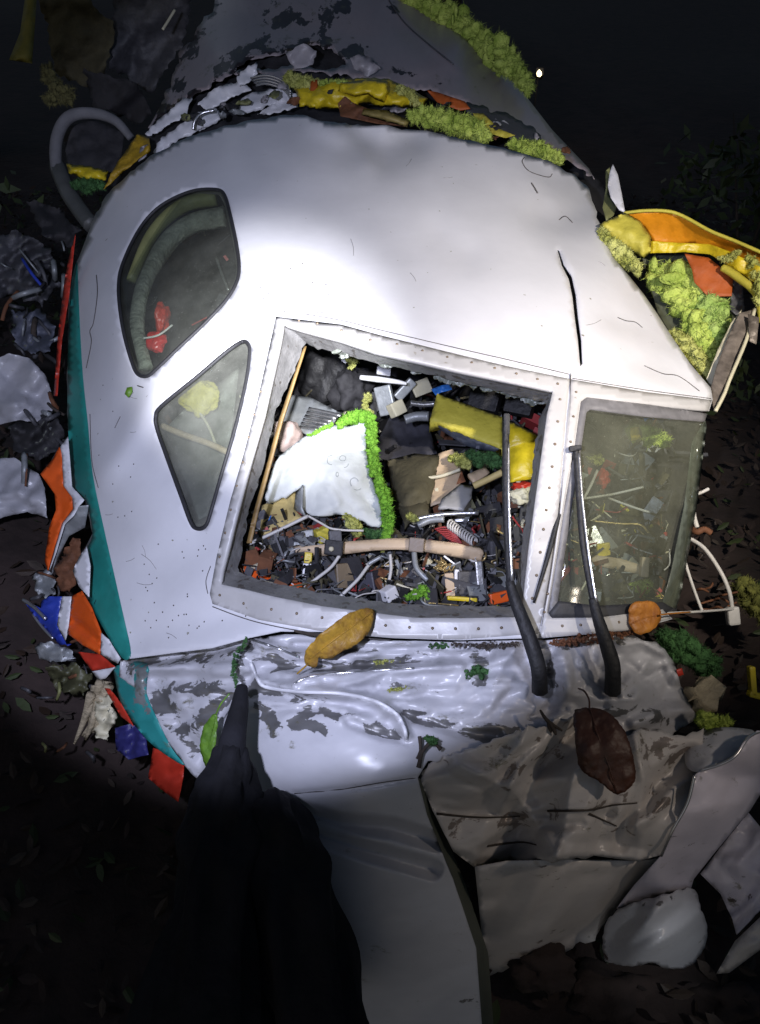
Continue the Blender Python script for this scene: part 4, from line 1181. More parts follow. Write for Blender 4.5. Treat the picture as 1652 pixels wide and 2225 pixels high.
ins('insulation_tube', [(790, 236, 2.72), (840, 240, 2.70), (890, 262, 2.68), (885, 276, 2.67), (830, 262, 2.68), (785, 250, 2.70)], M('dirty_yellow_sleeve', (0.3, 0.24, 0.08), var=0.5, scale=20), 'dirty yellow sleeve along the lower lip of the roof gap', crumple=0.01, bulge=0.03, step=6)
tag(fluff('insulation_wool', [(895, 252, 2.70, 14), (930, 252, 2.69, 22), (970, 262, 2.68, 26), (1010, 274, 2.67, 26), (1040, 284, 2.66, 22), (1055, 300, 2.65, 14)], GREEN, None, 40, 5), 'thick bright green wool roll in the right half of the roof gap', 'insulation')
tag(fluff('insulation_wool', [(1112, 316, 2.66, 12), (1140, 318, 2.65, 17), (1175, 328, 2.64, 18), (1205, 342, 2.63, 16), (1222, 350, 2.63, 8)], GREEN, None, 40, 6), 'green wool tail at the right end of the roof gap', 'insulation')
ins('insulation_film', [(1028, 246, 2.74), (1050, 246, 2.74), (1085, 280, 2.71), (1120, 294, 2.70), (1100, 300, 2.70), (1060, 288, 2.71), (1040, 275, 2.72)], YELLOWB, 'folded dull yellow film right of the green wool roll', crumple=0.02, cscale=30, seed=3, step=7)
tag(fluff('insulation_strip', [(878, 0, 3.75, 22), (930, 14, 3.68, 26), (985, 42, 3.58, 29), (1035, 80, 3.48, 31), (1085, 118, 3.36, 30), (1120, 155, 3.26, 25), (1148, 195, 3.16, 15)], GREEN, None, 46, 8), 'long green wool strip along the upper right fuselage edge', 'insulation')
tag(fluff('insulation_wool', [(930, 0, 3.85, 14), (1000, 34, 3.7, 16), (1060, 80, 3.6, 16), (1118, 130, 3.42, 14)], LIME, None, 20, 18), 'paler wool on the outer side of the long green strip', 'insulation')

# ------------------------------------------------------------------ hoop and yellow bag at the upper left
hoop = thing('frame_hoop', 'round grey metal hoop standing dark beside the left roof edge', 'hoop', P(210, 420, 2.9) * [1, 1, 0])
HC = [(150, 420), (124, 370), (124, 300), (150, 255), (200, 246), (250, 262), (285, 300)]
tube('hoop_ring', [(a, b, 2.85) for a, b in HC], [0.018, 0.022, 0.022, 0.019, 0.014], M('dull_hoop_metal', (0.16, 0.16, 0.17), rough=0.9, metal=0.0, var=0.4), hoop, 10)
tube('hoop_brace', [(124, 360, 2.87), (150, 420, 2.80), (180, 465, 2.75), (200, 490, 2.72)], 0.03, M('dull_brace', (0.09, 0.095, 0.09), var=0.4), hoop, 8)
sheet('dark_panel', [(135, 280, 3.0), (200, 258, 3.0), (270, 290, 3.0), (260, 380, 2.95), (150, 370, 2.95)], DARK, hoop, 0.04, 40, 3)
tag(sheet('insulation_film', [(145, 356, 2.78), (190, 360, 2.76), (235, 372, 2.74), (230, 392, 2.72), (190, 390, 2.74), (150, 376, 2.77)], YELLOW, None, 0.03, 30, 5, bulge=0.03, step=6, jagged=1), 'yellow film lying across the bottom of the grey hoop', 'insulation')
tag(sheet('insulation_film', [(300, 290, 2.76), (325, 300, 2.75), (328, 330, 2.72), (300, 345, 2.71), (262, 380, 2.70), (225, 412, 2.68), (245, 370, 2.71), (275, 325, 2.74)], M('ochre_film', (0.48, 0.3, 0.02), rough=0.5, var=0.4, bump=0.4), None, 0.03, 34, 6, step=6, jagged=1), 'ochre film strip slanting from hoop to the roof edge', 'insulation')
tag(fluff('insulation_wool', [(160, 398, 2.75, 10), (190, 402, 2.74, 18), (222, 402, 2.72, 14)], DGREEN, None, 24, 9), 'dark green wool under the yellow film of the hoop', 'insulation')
tag(sheet('white_flake', [(305, 320, 2.72), (322, 312, 2.72), (318, 340, 2.70), (300, 352, 2.70)], WHITE2, None, 0.01, 20, 6, step=7), 'white flake beside the ochre film strip', 'scrap')
# hanging strip and dim panels further left, caught on a leaning stem
tag(sheet('hanging_strip', [(58, -30, 3.3), (82, -30, 3.3), (76, 60, 3.25), (70, 138, 3.2), (20, 130, 3.2), (44, 70, 3.25)], M('dull_yellow_strip', (0.3, 0.26, 0.05), rough=0.6, var=0.4, bump=0.3), None, 0.02, 50, 7, bulge=0.03), 'dull yellow strip hanging at the top left corner', 'hanging strip')
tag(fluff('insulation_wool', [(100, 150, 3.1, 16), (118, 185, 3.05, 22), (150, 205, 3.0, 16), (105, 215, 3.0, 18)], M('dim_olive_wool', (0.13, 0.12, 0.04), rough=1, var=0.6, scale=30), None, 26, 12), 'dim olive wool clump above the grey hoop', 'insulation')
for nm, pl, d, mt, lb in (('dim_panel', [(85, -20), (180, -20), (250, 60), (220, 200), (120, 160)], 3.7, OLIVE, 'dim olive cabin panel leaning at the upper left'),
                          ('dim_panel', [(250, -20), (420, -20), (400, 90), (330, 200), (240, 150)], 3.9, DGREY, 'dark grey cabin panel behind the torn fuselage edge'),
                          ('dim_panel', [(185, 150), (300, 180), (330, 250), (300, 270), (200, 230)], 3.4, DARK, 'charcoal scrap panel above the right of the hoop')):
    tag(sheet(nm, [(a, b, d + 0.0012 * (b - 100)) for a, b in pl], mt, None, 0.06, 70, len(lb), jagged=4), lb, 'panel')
tag(tube('bright_stick', [(380, 22, 3.4), (366, 45, 3.38), (354, 64, 3.36)], 0.006, CREAM, None, 6), 'short pale stick glinting at the top left of the fuselage', 'stick')

# ------------------------------------------------------------------ right: torn insulation pocket
tip = thing('torn_pocket', 'burst pocket of orange and yellow film over green wool on the right roof edge', 'insulation pocket', P(1500, 700, 2.35) * [1, 1, 0])
sheet('orange_film', [(1356, 463, 2.33), (1400, 459, 2.30), (1450, 460, 2.27), (1485, 471, 2.25), (1544, 503, 2.2), (1598, 525, 2.17), (1680, 560, 2.12), (1700, 610, 2.12), (1652, 600, 2.18), (1598, 570, 2.22), (1560, 548, 2.26), (1500, 530, 2.3), (1421, 530, 2.34), (1405, 500, 2.34)], OFILM, tip, 0.012, 80, 3, bulge=0.0, step=8)
sheet('yellow_band', [(1415, 524, 2.31), (1500, 529, 2.27), (1541, 530, 2.24), (1590, 548, 2.18), (1652, 580, 2.11), (1690, 600, 2.08), (1690, 660, 2.08), (1650, 622, 2.12), (1598, 585, 2.17), (1541, 552, 2.24), (1490, 548, 2.28), (1410, 550, 2.32)], YELLOW, tip, 0.012, 40, 5, step=7)
tube('film_rim', [(1356, 463, 2.325), (1400, 458, 2.295), (1450, 459, 2.265), (1485, 470, 2.245), (1544, 502, 2.195), (1598, 524, 2.165), (1680, 560, 2.115)], 0.005, YELLOWB, tip, 6)
sheet('yellow_lobe', [(1303, 487, 2.30), (1330, 474, 2.31), (1358, 462, 2.31), (1392, 480, 2.29), (1415, 515, 2.27), (1414, 548, 2.27), (1398, 562, 2.28), (1370, 548, 2.28), (1340, 530, 2.28), (1312, 508, 2.29)], YELLOWB, tip, 0.02, 40, 8, bulge=0.04, step=7)
fluff('wool_mass', [(1306, 500, 2.29, 10), (1318, 525, 2.26, 18), (1345, 550, 2.23, 20), (1372, 572, 2.21, 18), (1388, 592, 2.2, 10)], LIME, tip, 40, 21)
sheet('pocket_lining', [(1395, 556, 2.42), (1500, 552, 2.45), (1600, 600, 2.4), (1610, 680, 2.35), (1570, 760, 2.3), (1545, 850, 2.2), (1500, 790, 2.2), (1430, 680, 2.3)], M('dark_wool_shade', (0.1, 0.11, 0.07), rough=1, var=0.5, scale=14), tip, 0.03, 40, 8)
fluff('wool_mass', [(1440, 600, 2.38, 40), (1490, 640, 2.33, 50), (1525, 690, 2.27, 52), (1530, 730, 2.23, 42), (1522, 770, 2.19, 30)], GREEN, tip, 70, 22, 0.7)
fluff('wool_mass', [(1540, 665, 2.26, 34), (1556, 700, 2.22, 34), (1545, 740, 2.19, 28)], fluff_material('pale_green_wool', (0.46, 0.58, 0.18), (0.2, 0.34, 0.06)), tip, 50, 26, 0.7)
fluff('wool_mass', [(1455, 724, 2.17, 10), (1480, 740, 2.16, 20), (1505, 765, 2.14, 22), (1525, 800, 2.11, 18), (1540, 828, 2.08, 10)], LIME, tip, 40, 23)
sheet('orange_panel', [(1488, 551, 2.26), (1540, 560, 2.24), (1571, 584, 2.22), (1593, 608, 2.21), (1590, 643, 2.20), (1539, 645, 2.22), (1509, 613, 2.24), (1504, 586, 2.25)], OBOARD, tip, 0.006, 40, 8, step=7)
sheet('ribbed_duct', [(1595, 605, 2.24), (1614, 621, 2.22), (1618, 675, 2.2), (1600, 684, 2.2), (1584, 672, 2.21)], DGREY, tip, 0.012, 10, 8, step=5)
tube('torn_rim', [(1571, 582, 2.2), (1600, 600, 2.17), (1632, 626, 2.14), (1652, 655, 2.12), (1660, 700, 2.1)], 0.011, YELLOWB, tip, 8, fold_amp=0.5)
fluff('wool_mass', [(1630, 560, 2.15, 12), (1650, 600, 2.12, 18), (1650, 650, 2.1, 14)], LIME, tip, 30, 24)
fluff('wool_mass', [(1562, 562, 2.19, 6), (1585, 560, 2.17, 10), (1605, 548, 2.15, 8)], LIME, tip, 30, 25)
strut = thing('bent_skin_strip', 'bent grey brown metal strip running down from the burst pocket to the right window corner', 'metal strip', P(1590, 780, 2.1) * [1, 1, 0])
BRN = M('muddy_metal', (0.26, 0.22, 0.19), rough=0.5, metal=0.3, var=0.6, scale=16, bump=0.3)
sheet('strip_face', [(1546, 840, 1.98), (1560, 790, 2.01), (1578, 742, 2.05), (1608, 680, 2.09), (1640, 672, 2.1), (1622, 736, 2.05), (1585, 820, 2.0), (1560, 880, 1.95), (1552, 893, 1.93), (1548, 870, 1.95)], [BRN, PRIMER], strut, 0.01, 40, 3, step=7)
sheet('strip_face', [(1536, 822, 2.03), (1560, 760, 2.06), (1590, 700, 2.1), (1612, 672, 2.11), (1596, 740, 2.07), (1562, 830, 2.02), (1546, 850, 2.0)], [CREAM, PRIMER], strut, 0.008, 40, 5, step=7)
tube('strip_edge', [(1640, 672, 2.095), (1622, 738, 2.045), (1586, 824, 1.99), (1574, 856, 1.96), (1555, 893, 1.925)], 0.005, CREAM, strut, 6)
sheet('strip_tab', [(1625, 682, 2.06), (1650, 690, 2.05), (1644, 748, 2.03), (1630, 742, 2.04)], [BRN, PRIMER], strut, 0.01, 20, 4)
ws = sheet('white_shard', [(1332, 356, 2.5), (1343, 380, 2.48), (1352, 425, 2.44), (1359, 462, 2.4), (1346, 456, 2.41), (1328, 430, 2.44), (1321, 405, 2.47), (1325, 375, 2.49)], [WHITE, ZINC], None, 0.006, 40, 2, step=7)
tag(ws, 'upright white torn shard above the yellow lobe', 'metal shard')
tag(sheet('olive_shard', [(1316, 372, 2.56), (1326, 362, 2.56), (1322, 420, 2.52), (1340, 450, 2.48), (1334, 468, 2.44), (1318, 480, 2.42), (1310, 450, 2.46), (1318, 410, 2.5)], ZINC, None, 0.01, 30, 2, step=7), 'olive torn strip just left of the white shard', 'metal shard')

# ------------------------------------------------------------------ left: torn livery skin
def strip(nm, pts, mat, parent, **k):
    return sheet(nm, pts, [mat, PRIMER], parent, **k)


t1 = thing('torn_livery_skin', 'upper S-shaped torn skin strip with orange, white and grey bands beside the teal stripe', 'torn skin', P(130, 1240, 2.2) * [1, 1, 0])
strip('orange_band', [(129, 971, 2.17), (134, 985, 2.16), (137, 1055, 2.13), (156, 1081, 2.09), (158, 1106, 2.09), (134, 1137, 2.11), (118, 1191, 2.13), (104, 1240, 2.15), (97, 1218, 2.16), (107, 1146, 2.14), (122, 1108, 2.12), (119, 1073, 2.13), (88, 1030, 2.17), (102, 1012, 2.18), (116, 995, 2.18)], ORANGE, t1, crumple=0.01, cscale=30, step=6, seed=2)
strip('white_band', [(131, 971, 2.17), (148, 948, 2.18), (156, 1057, 2.11), (183, 1086, 2.06), (172, 1099, 2.06), (160, 1120, 2.07), (140, 1140, 2.10), (122, 1200, 2.13), (107, 1240, 2.15), (119, 1191, 2.135), (135, 1137, 2.115), (159, 1106, 2.09), (157, 1081, 2.09), (138, 1055, 2.13), (135, 990, 2.16)], WHITE, t1, crumple=0.006, cscale=30, step=6, seed=3)
strip('grey_band', [(172, 1100, 2.06), (193, 1098, 2.06), (185, 1146, 2.10), (150, 1165, 2.13), (129, 1205, 2.15), (112, 1245, 2.17), (124, 1200, 2.14), (142, 1140, 2.11), (161, 1121, 2.08)], GREYM, t1, crumple=0.006, cscale=30, step=6)
t1b = sheet('white_tab', [(188, 1187, 1.99), (196, 1230, 1.95), (193, 1297, 1.92), (172, 1275, 1.97), (158, 1240, 2.0), (172, 1210, 2.0)], [WHITE, PRIMER], None, 0.004, 30, 2, step=7)
tag(t1b, 'small white skin tab under the teal stripe between the two orange strips', 'torn skin')
t2 = thing('torn_livery_skin', 'lower torn skin flap in blue, white and orange pointing left by the crease', 'torn skin', P(150, 1420, 2.1) * [1, 1, 0])
strip('blue_band', [(52, 1306, 2.10), (70, 1312, 2.09), (89, 1322, 2.07), (90, 1306, 2.07), (107, 1296, 2.05), (135, 1296, 2.03), (124, 1360, 2.03), (146, 1404, 2.03), (158, 1398, 2.04), (130, 1402, 2.06), (92, 1360, 2.08), (70, 1332, 2.09)], BLUE, t2, crumple=0.015, cscale=30, step=6, seed=5)
strip('white_band', [(135, 1296, 2.03), (156, 1296, 2.01), (147, 1374, 2.0), (142, 1392, 2.01), (124, 1358, 2.03)], WHITE, t2, crumple=0.004, step=6)
strip('orange_band', [(156, 1296, 2.01), (178, 1284, 1.98), (199, 1320, 1.93), (220, 1374, 1.88), (217, 1422, 1.88), (180, 1402, 1.93), (146, 1376, 2.0)], ORANGE, t2, crumple=0.006, cscale=40, step=6, extra=ridge([(158, 1350), (190, 1375), (216, 1398)], 14, 0.025))
strip('red_band', [(170, 1417, 1.96), (217, 1421, 1.9), (250, 1449, 1.87), (200, 1458, 1.92)], RED, t2, crumple=0.008, cscale=20, step=6)
strip('white_band', [(220, 1374, 1.875), (236, 1390, 1.86), (262, 1432, 1.83), (256, 1442, 1.84), (219, 1422, 1.88)], WHITE, t2, crumple=0.008, cscale=20, step=6, seed=9)
strip('white_band', [(200, 1459, 1.92), (250, 1450, 1.87), (230, 1474, 1.9), (214, 1478, 1.92)], WHITE, t2, crumple=0.006, cscale=20, step=6, seed=7)
tube('bright_edge', [(50, 1303, 2.09), (75, 1320, 2.07), (100, 1345, 2.05)], 0.005, STEEL, t2, 6)
tube('bright_edge', [(72, 1335, 2.10), (92, 1362, 2.08), (116, 1388, 2.06)], 0.004, STEEL, t2, 6)
strip('red_band', [(228, 1496, 1.88), (238, 1496, 1.87), (268, 1536, 1.83), (290, 1578, 1.80), (262, 1556, 1.84)], RED, t2, crumple=0.006, cscale=20, step=6)
for nm, pts, mt, lb, kw in (
        ('white_crumple', [(-30, 790, 2.5), (20, 768, 2.5), (64, 778, 2.46), (102, 820, 2.42), (120, 880, 2.38), (96, 918, 2.36), (40, 912, 2.38), (-30, 930, 2.4)], CRUMP, 'large crumpled white skin piece at the left edge beside the side windows', dict(crumple=0.10, cscale=110, seed=11, step=8, jagged=1, extra=add(ridge([(0, 800), (60, 850), (110, 900)], 40, 0.03), ridge([(-10, 880), (60, 880), (90, 900)], 26, -0.03)))),
        ('white_crumple', [(-30, 1000, 2.34), (30, 994, 2.32), (84, 1030, 2.28), (97, 1060, 2.26), (102, 1125, 2.24), (60, 1112, 2.24), (20, 1122, 2.24), (-30, 1135, 2.25)], CRUMP, 'folded white skin piece at the left edge beside the orange S strip', dict(crumple=0.09, cscale=100, seed=12, step=8, jagged=1, extra=add(ridge([(0, 1092), (50, 1082), (74, 1055), (86, 1035)], 12, 0.022), ridge([(12, 1075), (20, 1050), (50, 1025)], 14, -0.016)))),
        ('pale_scrap', [(75, 1405, 2.05), (110, 1392, 2.03), (150, 1410, 2.0), (165, 1430, 1.99), (120, 1440, 2.0), (85, 1432, 2.04)], GREYM, 'pale grey scrap under the blue flap', dict(crumple=0.03, cscale=25, seed=14, step=7, jagged=2)),
        ('navy_sheet', [(250, 1583, 1.86), (290, 1572, 1.82), (318, 1604, 1.78), (322, 1640, 1.77), (280, 1650, 1.82), (252, 1628, 1.86)], NAVY, 'dark blue wrinkled sheet in the shadow left of the teal nose stripe', dict(crumple=0.03, cscale=25, seed=15, step=7)),
        ('red_sheet', [(333, 1625, 1.77), (362, 1636, 1.74), (400, 1662, 1.70), (396, 1700, 1.71), (387, 1742, 1.72), (350, 1715, 1.76), (322, 1690, 1.79)], RED, 'dark red skin piece at the lowest point of the teal nose stripe', dict(crumple=0.012, cscale=40, seed=16, step=7))):
    tag(sheet(nm, pts, [mt, PRIMER], None, **kw), lb, 'scrap')
sp = thing('splintered_wood', 'pale splintered wood end in the shadow left of the nose', 'wood', P(205, 1620, 1.98) * [1, 1, 0])
rs = np.random.default_rng(5)
for i in range(16):
    u0, v0 = 185 + rs.uniform(0, 50), 1480 + rs.uniform(0, 30)
    tube('splinter', [(u0 + 12, v0, 1.93 + rs.uniform(-.02, .02)), (u0, v0 + 50, 1.93 + rs.uniform(-.02, .02)), (u0 - 22 + rs.uniform(-8, 8), v0 + 95 + rs.uniform(-20, 15), 1.95)], [0.012, 0.010, 0.003], WOOD, sp, 5, 3)

# dim torn metal and snapped rods heaped along the left side
for nm, pts, mt, lb, kw in (
        ('torn_sheet', [(-30, 520, 2.95), (40, 500, 2.95), (110, 540, 2.9), (130, 620, 2.8), (90, 660, 2.75), (20, 640, 2.8), (-30, 660, 2.8)], DGREY, 'dark torn metal sheet left of the red side strip', dict(crumple=.09, cscale=40)),
        ('torn_sheet', [(60, 440, 3.0), (130, 450, 2.95), (170, 500, 2.85), (150, 540, 2.8), (100, 520, 2.85)], DARK, 'charcoal torn sheet under the brace of the hoop', dict(crumple=.08, cscale=36)),
        ('torn_sheet', [(20, 680, 2.7), (90, 670, 2.65), (122, 720, 2.55), (110, 770, 2.5), (40, 760, 2.55)], M('dim_blue_grey_metal', (0.12, 0.13, 0.17), var=.5, scale=20), 'blue grey bent sheet just above the large white crumple', dict(crumple=.09, cscale=34)),
        ('torn_sheet', [(70, 900, 2.42), (110, 890, 2.38), (140, 930, 2.32), (125, 985, 2.3), (80, 1000, 2.34), (30, 975, 2.38), (20, 930, 2.42)], DARK, 'black crumpled lump between the two white crumpled pieces', dict(crumple=.09, cscale=28)),
        ('torn_sheet', [(150, 1180, 2.12), (175, 1170, 2.1), (168, 1260, 2.06), (150, 1290, 2.05), (120, 1270, 2.1), (125, 1220, 2.13)], RUST, 'muddy brown torn sheet behind the grey tail of the S strip', dict(crumple=.05, cscale=26)),
        ('torn_sheet', [(70, 1250, 2.2), (115, 1240, 2.16), (120, 1290, 2.1), (85, 1300, 2.12)], GREYM, 'dull grey bent tab over the blue flap', dict(crumple=.05, cscale=22)),
        ('torn_sheet', [(100, 1450, 2.0), (160, 1440, 1.97), (200, 1470, 1.93), (180, 1510, 1.94), (120, 1500, 2.0)], M('mossy_metal', (0.1, 0.1, 0.05), var=.6, scale=30), 'mossy brown sheet above the splintered wood', dict(crumple=.05, cscale=26)),
        ('torn_sheet', [(205, 1520, 1.92), (240, 1510, 1.89), (256, 1560, 1.86), (235, 1610, 1.87), (205, 1600, 1.9)], CREAM, 'cream torn fibre piece beside the splintered wood', dict(crumple=.04, cscale=20))):
    tag(sheet(nm, pts, [mt, PRIMER], None, seed=len(lb), step=7, jagged=4, **kw), lb, 'scrap')
tangle = thing('snapped_rod_tangle', 'dim tangle of snapped rods and stringers left of the side windows', 'rods', P(80, 700, 2.6) * [1, 1, 0])
rs = np.random.default_rng(15)
for i in range(34):
    u, v = rs.uniform(-10, 140), rs.uniform(430, 1000)
    d = np.interp(v, [430, 700, 1000], [2.95, 2.62, 2.32])
    a = rs.uniform(-.5, 2.2)
    L_ = rs.uniform(20, 80)
    u2 = min(u + L_ * math.cos(a), 140)
    tube('snapped_rod', [(u, v, d), ((u + u2) / 2 + rs.uniform(-8, 8), v + L_ * .5 * math.sin(a), d - .04), (u2, v + L_ * math.sin(a), d - rs.uniform(-.05, .05))], rs.uniform(.003, .010), [DGREY, GREYM, BARK, DARK, RUST, BLUE][int(rs.choice(6, p=[.3, .2, .2, .15, .1, .05]))], tangle, 5, 4)
low = thing('snapped_rod_tangle', 'dark tangle of twigs and stringers under the blue flap in the lower left', 'rods', P(150, 1500, 2.0) * [1, 1, 0])
for i in range(26):
    u, v = rs.uniform(60, 260), rs.uniform(1230, 1640)
    if u > 130 + (v - 1230) * .32:
        u -= 90
    d = np.interp(v, [1230, 1640], [2.16, 1.9])
    a = rs.uniform(0, 6.28)
    L_ = rs.uniform(15, 55)
    tube('snapped_rod', [(u, v, d), (u + L_ * .5 * math.cos(a) + 4, v + L_ * .5 * math.sin(a), d - .03), (u + L_ * math.cos(a), v + L_ * math.sin(a), d)], rs.uniform(.002, .006), [DGREY, BARK, RUST, ZINC][int(rs.integers(4))], low, 5, 4)

# ------------------------------------------------------------------ inside the cockpit
def itm(o, label, cat):
    return tag(o, label, cat)


rub = RNG
# unsorted rubble: chips, scraps, short wires
RUB_M = [DGREY, GREYM, BLACKM, CREAM, RUST, STEEL, WIRE_R, OLIVE, YELLOWB, DARK, LBLUE]
RUB_W = np.array([.22, .07, .24, .03, .09, .04, .04, .1, .015, .15, .005]); RUB_W /= RUB_W.sum()
V, Fc, fm, k = [], [], [], 0
CUBE = np.array([(x, y, z) for x in (-1, 1) for y in (-1, 1) for z in (-1, 1)], float)
CF = [[0, 1, 3, 2], [4, 6, 7, 5], [0, 4, 5, 1], [2, 3, 7, 6], [0, 2, 6, 4], [1, 5, 7, 3]]
linp = np.array(lin, float)
linp = linp + (linp.mean(0) - linp) * 0.06
n = 0
while n < 3400:
    u, v = rub.uniform(300, 1490), rub.uniform(420, 1330)
    if n < 150 and not (545 < u < 1440 and v > 900):
        continue
    if n > 400 and not (520 < u < 1480 and v > 830):
        continue
    if n > 1500 and v < 1080 + 60 * math.sin(u / 70):
        continue
    if not inside(np.array([u]), np.array([v]), linp)[0]:
        continue
    d = float(R(np.array([u]), np.array([v]))[0]) + rub.uniform(-0.03, 0.06)
    s = rub.choice([0.006, 0.010, 0.016, 0.026], p=[.3, .34, .25, .11]) * d / 2
    sh = rub.choice([0, 1, 2])
    sz = [(s, s * rub.uniform(.3, .9), s * rub.uniform(.2, .8)), (s * rub.uniform(2, 4), s * .16, s * .16), (s * 1.2, s * rub.uniform(.5, 1.2), s * .08)][sh]
    q = rub.normal(0, 1, 4); q /= np.linalg.norm(q)
    w_, x_, y_, z_ = q
    Rm = np.array([[1 - 2 * (y_ * y_ + z_ * z_), 2 * (x_ * y_ - z_ * w_), 2 * (x_ * z_ + y_ * w_)], [2 * (x_ * y_ + z_ * w_), 1 - 2 * (x_ * x_ + z_ * z_), 2 * (y_ * z_ - x_ * w_)], [2 * (x_ * z_ - y_ * w_), 2 * (y_ * z_ + x_ * w_), 1 - 2 * (x_ * x_ + y_ * y_)]])
    V.append((CUBE * np.array(sz)) @ Rm.T + P(u, v, d))
    if n < 150:
        V[-1] = (CUBE * np.array([rub.uniform(.02, .05), rub.uniform(.015, .03), .002])) @ Rm.T + P(u, v, d - .01)
    Fc += [[a + k for a in f] for f in CF]
    fm += [int(rub.choice(len(RUB_M), p=RUB_W))] * 6
    k += 8
    n += 1
tag(mk('cockpit_rubble', np.vstack(V), Fc, RUB_M, None, False, fm), 'small broken bits filling the floor of the cockpit', 'rubble', kind='stuff')
# tangle of thin wires lying on the rubble
V = []
wires = []
WM = [WIRE_W, WIRE_D, WIRE_R, BRASS, GREYM]
tang = thing('wire_tangle', 'tangle of thin loose wires across the lower cockpit wreckage', 'wires', P(850, 1300, 1.85) * [1, 1, 0])
for i in range(110):
    u, v = rub.uniform(560, 1120), rub.uniform(1100, 1315)
    a = rub.uniform(0, 6.28)
    L_ = rub.uniform(25, 110)
    pts = []
    for j in range(4):
        uu, vv = u + L_ * j / 3 * math.cos(a), v + L_ * j / 3 * math.sin(a) * .5
        uu, vv = min(max(uu, 545), 1120), min(max(vv, 1080), 1316)
        pts.append((uu, vv, float(R(np.array([uu]), np.array([vv]))[0]) - rub.uniform(0.0, 0.05)))
        a += rub.normal(0, .7)
    tube('loose_wire', pts, rub.choice([0.0012, 0.0018, 0.0028]), WM[int(rub.choice(5, p=[.24, .42, .07, .1, .17]))], tang, 5, 5)
for i in range(26):
    u, v = rub.uniform(1240, 1450), rub.uniform(920, 1300)
    a = rub.uniform(0, 6.28)
    pts = []
    for j in range(4):
        uu, vv = u + 25 * j * math.cos(a), v + 25 * j * math.sin(a)
        uu, vv = min(max(uu, 1230), 1455), min(max(vv, 905), 1300)
        pts.append((uu, vv, float(R(np.array([uu]), np.array([vv]))[0]) - rub.uniform(0.0, 0.06)))
        a += rub.normal(0, .6)
    tube('loose_wire', pts, 0.002, WM[i % 5], tang, 5, 4)

# white insulation blanket with green wool edges
blk = thing('insulation_blanket', 'white cloth blanket with bright green wool edge inside the empty windscreen', 'blanket', P(730, 1140, 2.05) * [1, 1, 0])
po = [(797, 909), (795, 960), (802, 1017), (820, 1075), (833, 1121), (822, 1146), (788, 1130), (749, 1119), (691, 1122), (657, 1107), (652, 1080), (659, 1052), (643, 1067), (583, 1088), (585, 1040), (606, 994), (638, 966), (673, 943), (721, 923), (751, 927), (776, 921)]
BK = TPS([(797, 909, 2.06), (802, 1017, 1.99), (833, 1121, 1.93), (749, 1119, 1.92), (657, 1107, 1.93), (583, 1088, 1.93), (606, 994, 2.0), (673, 943, 2.05), (740, 927, 2.06), (700, 1020, 1.93), (760, 1030, 1.945)], reg=2e-4)
BKF = add(BK, fold(71, 110, 0.010), fold(73, 36, 0.0035, 2), ridge([(780, 940), (720, 1000), (660, 1080)], 30, 0.008, False), ridge([(800, 1020), (740, 1090), (700, 1118)], 26, -0.012), ridge([(760, 1050), (815, 1110)], 22, 0.010), ridge([(720, 1060), (740, 1110)], 16, -0.008))
patch('blanket_cloth', jag(cr(po, 3), 0.8, 7, 2), BKF, PILLOW, blk, (), 6, 0.02)
fluff('wool_edge', [(672, 946, 2.04, 5), (700, 932, 2.05, 7), (722, 922, 2.06, 5)], GREEN2, blk, 24, 41)
fluff('wool_edge', [(737, 926, 2.05, 8), (752, 912, 2.06, 14), (775, 906, 2.06, 15), (798, 904, 2.05, 13), (808, 926, 2.04, 13), (809, 962, 2.02, 13), (814, 1010, 1.985, 15), (827, 1062, 1.955, 15), (840, 1105, 1.925, 16), (844, 1140, 1.91, 15), (838, 1172, 1.90, 11)], GREEN2, blk, 46, 42, 0.8)
fluff('wool_edge', [(836, 1160, 1.91, 12), (812, 1162, 1.92, 14), (795, 1156, 1.925, 10)], DGREEN, blk, 30, 43)
fluff('wool_edge', [(754, 1124, 1.93, 10), (770, 1142, 1.925, 15), (778, 1158, 1.92, 10)], LIME, blk, 30, 44)
fluff('wool_edge', [(842, 1160, 1.9, 6), (838, 1185, 1.885, 6), (832, 1200, 1.88, 4)], LIME, blk, 20, 45)


def arc(cx, cy, rx, ry, a0, a1, w=1.6):
    a = np.radians(np.linspace(a0, a1, 14))
    u, v = cx + rx * np.cos(a), cy + ry * np.sin(a)
    o = np.vstack([np.c_[u, v], np.c_[cx + (rx + w) * np.cos(a[::-1]), cy + (ry + w) * np.sin(a[::-1])]])
    patch('printed_mark', o, add(BKF, lambda u, v: -0.0012), INK, blk, (), 3, 0.0004)


arc(719, 1000, 7, 9, 75, 300)
arc(745, 996, 6, 5, 40, 395)
arc(749, 1006, 8, 9, 10, 95)
arc(733, 1031, 2, 4, 0, 340, 1.6)
arc(770, 1048, 8, 9, 130, 350)
arc(776, 1058, 9, 6, 30, 130)
itm(sheet('straw_board', [(569, 1098, 1.96), (643, 1068, 1.99), (638, 1105, 1.95), (659, 1126, 1.92), (565, 1164, 1.90)], CARD, None, 0.004, 50, 3, step=8, thick=0.006), 'straw coloured board leaning below the white blanket at the left', 'board')
itm(sheet('grey_bracket', [(657, 1054, 1.92), (643, 1075, 1.935), (639, 1107, 1.925), (664, 1123, 1.905), (656, 1105, 1.90)], GREYM, None, step=8, thick=0.004), 'dark grey bent bracket between straw board and blanket', 'bracket')
itm(tube('white_rod', [(539, 1183, 1.89), (600, 1155, 1.89), (670, 1121, 1.895)], 0.0045, WIRE_W, None, 8), 'thin white rod along the lower edge of the straw board', 'rod')
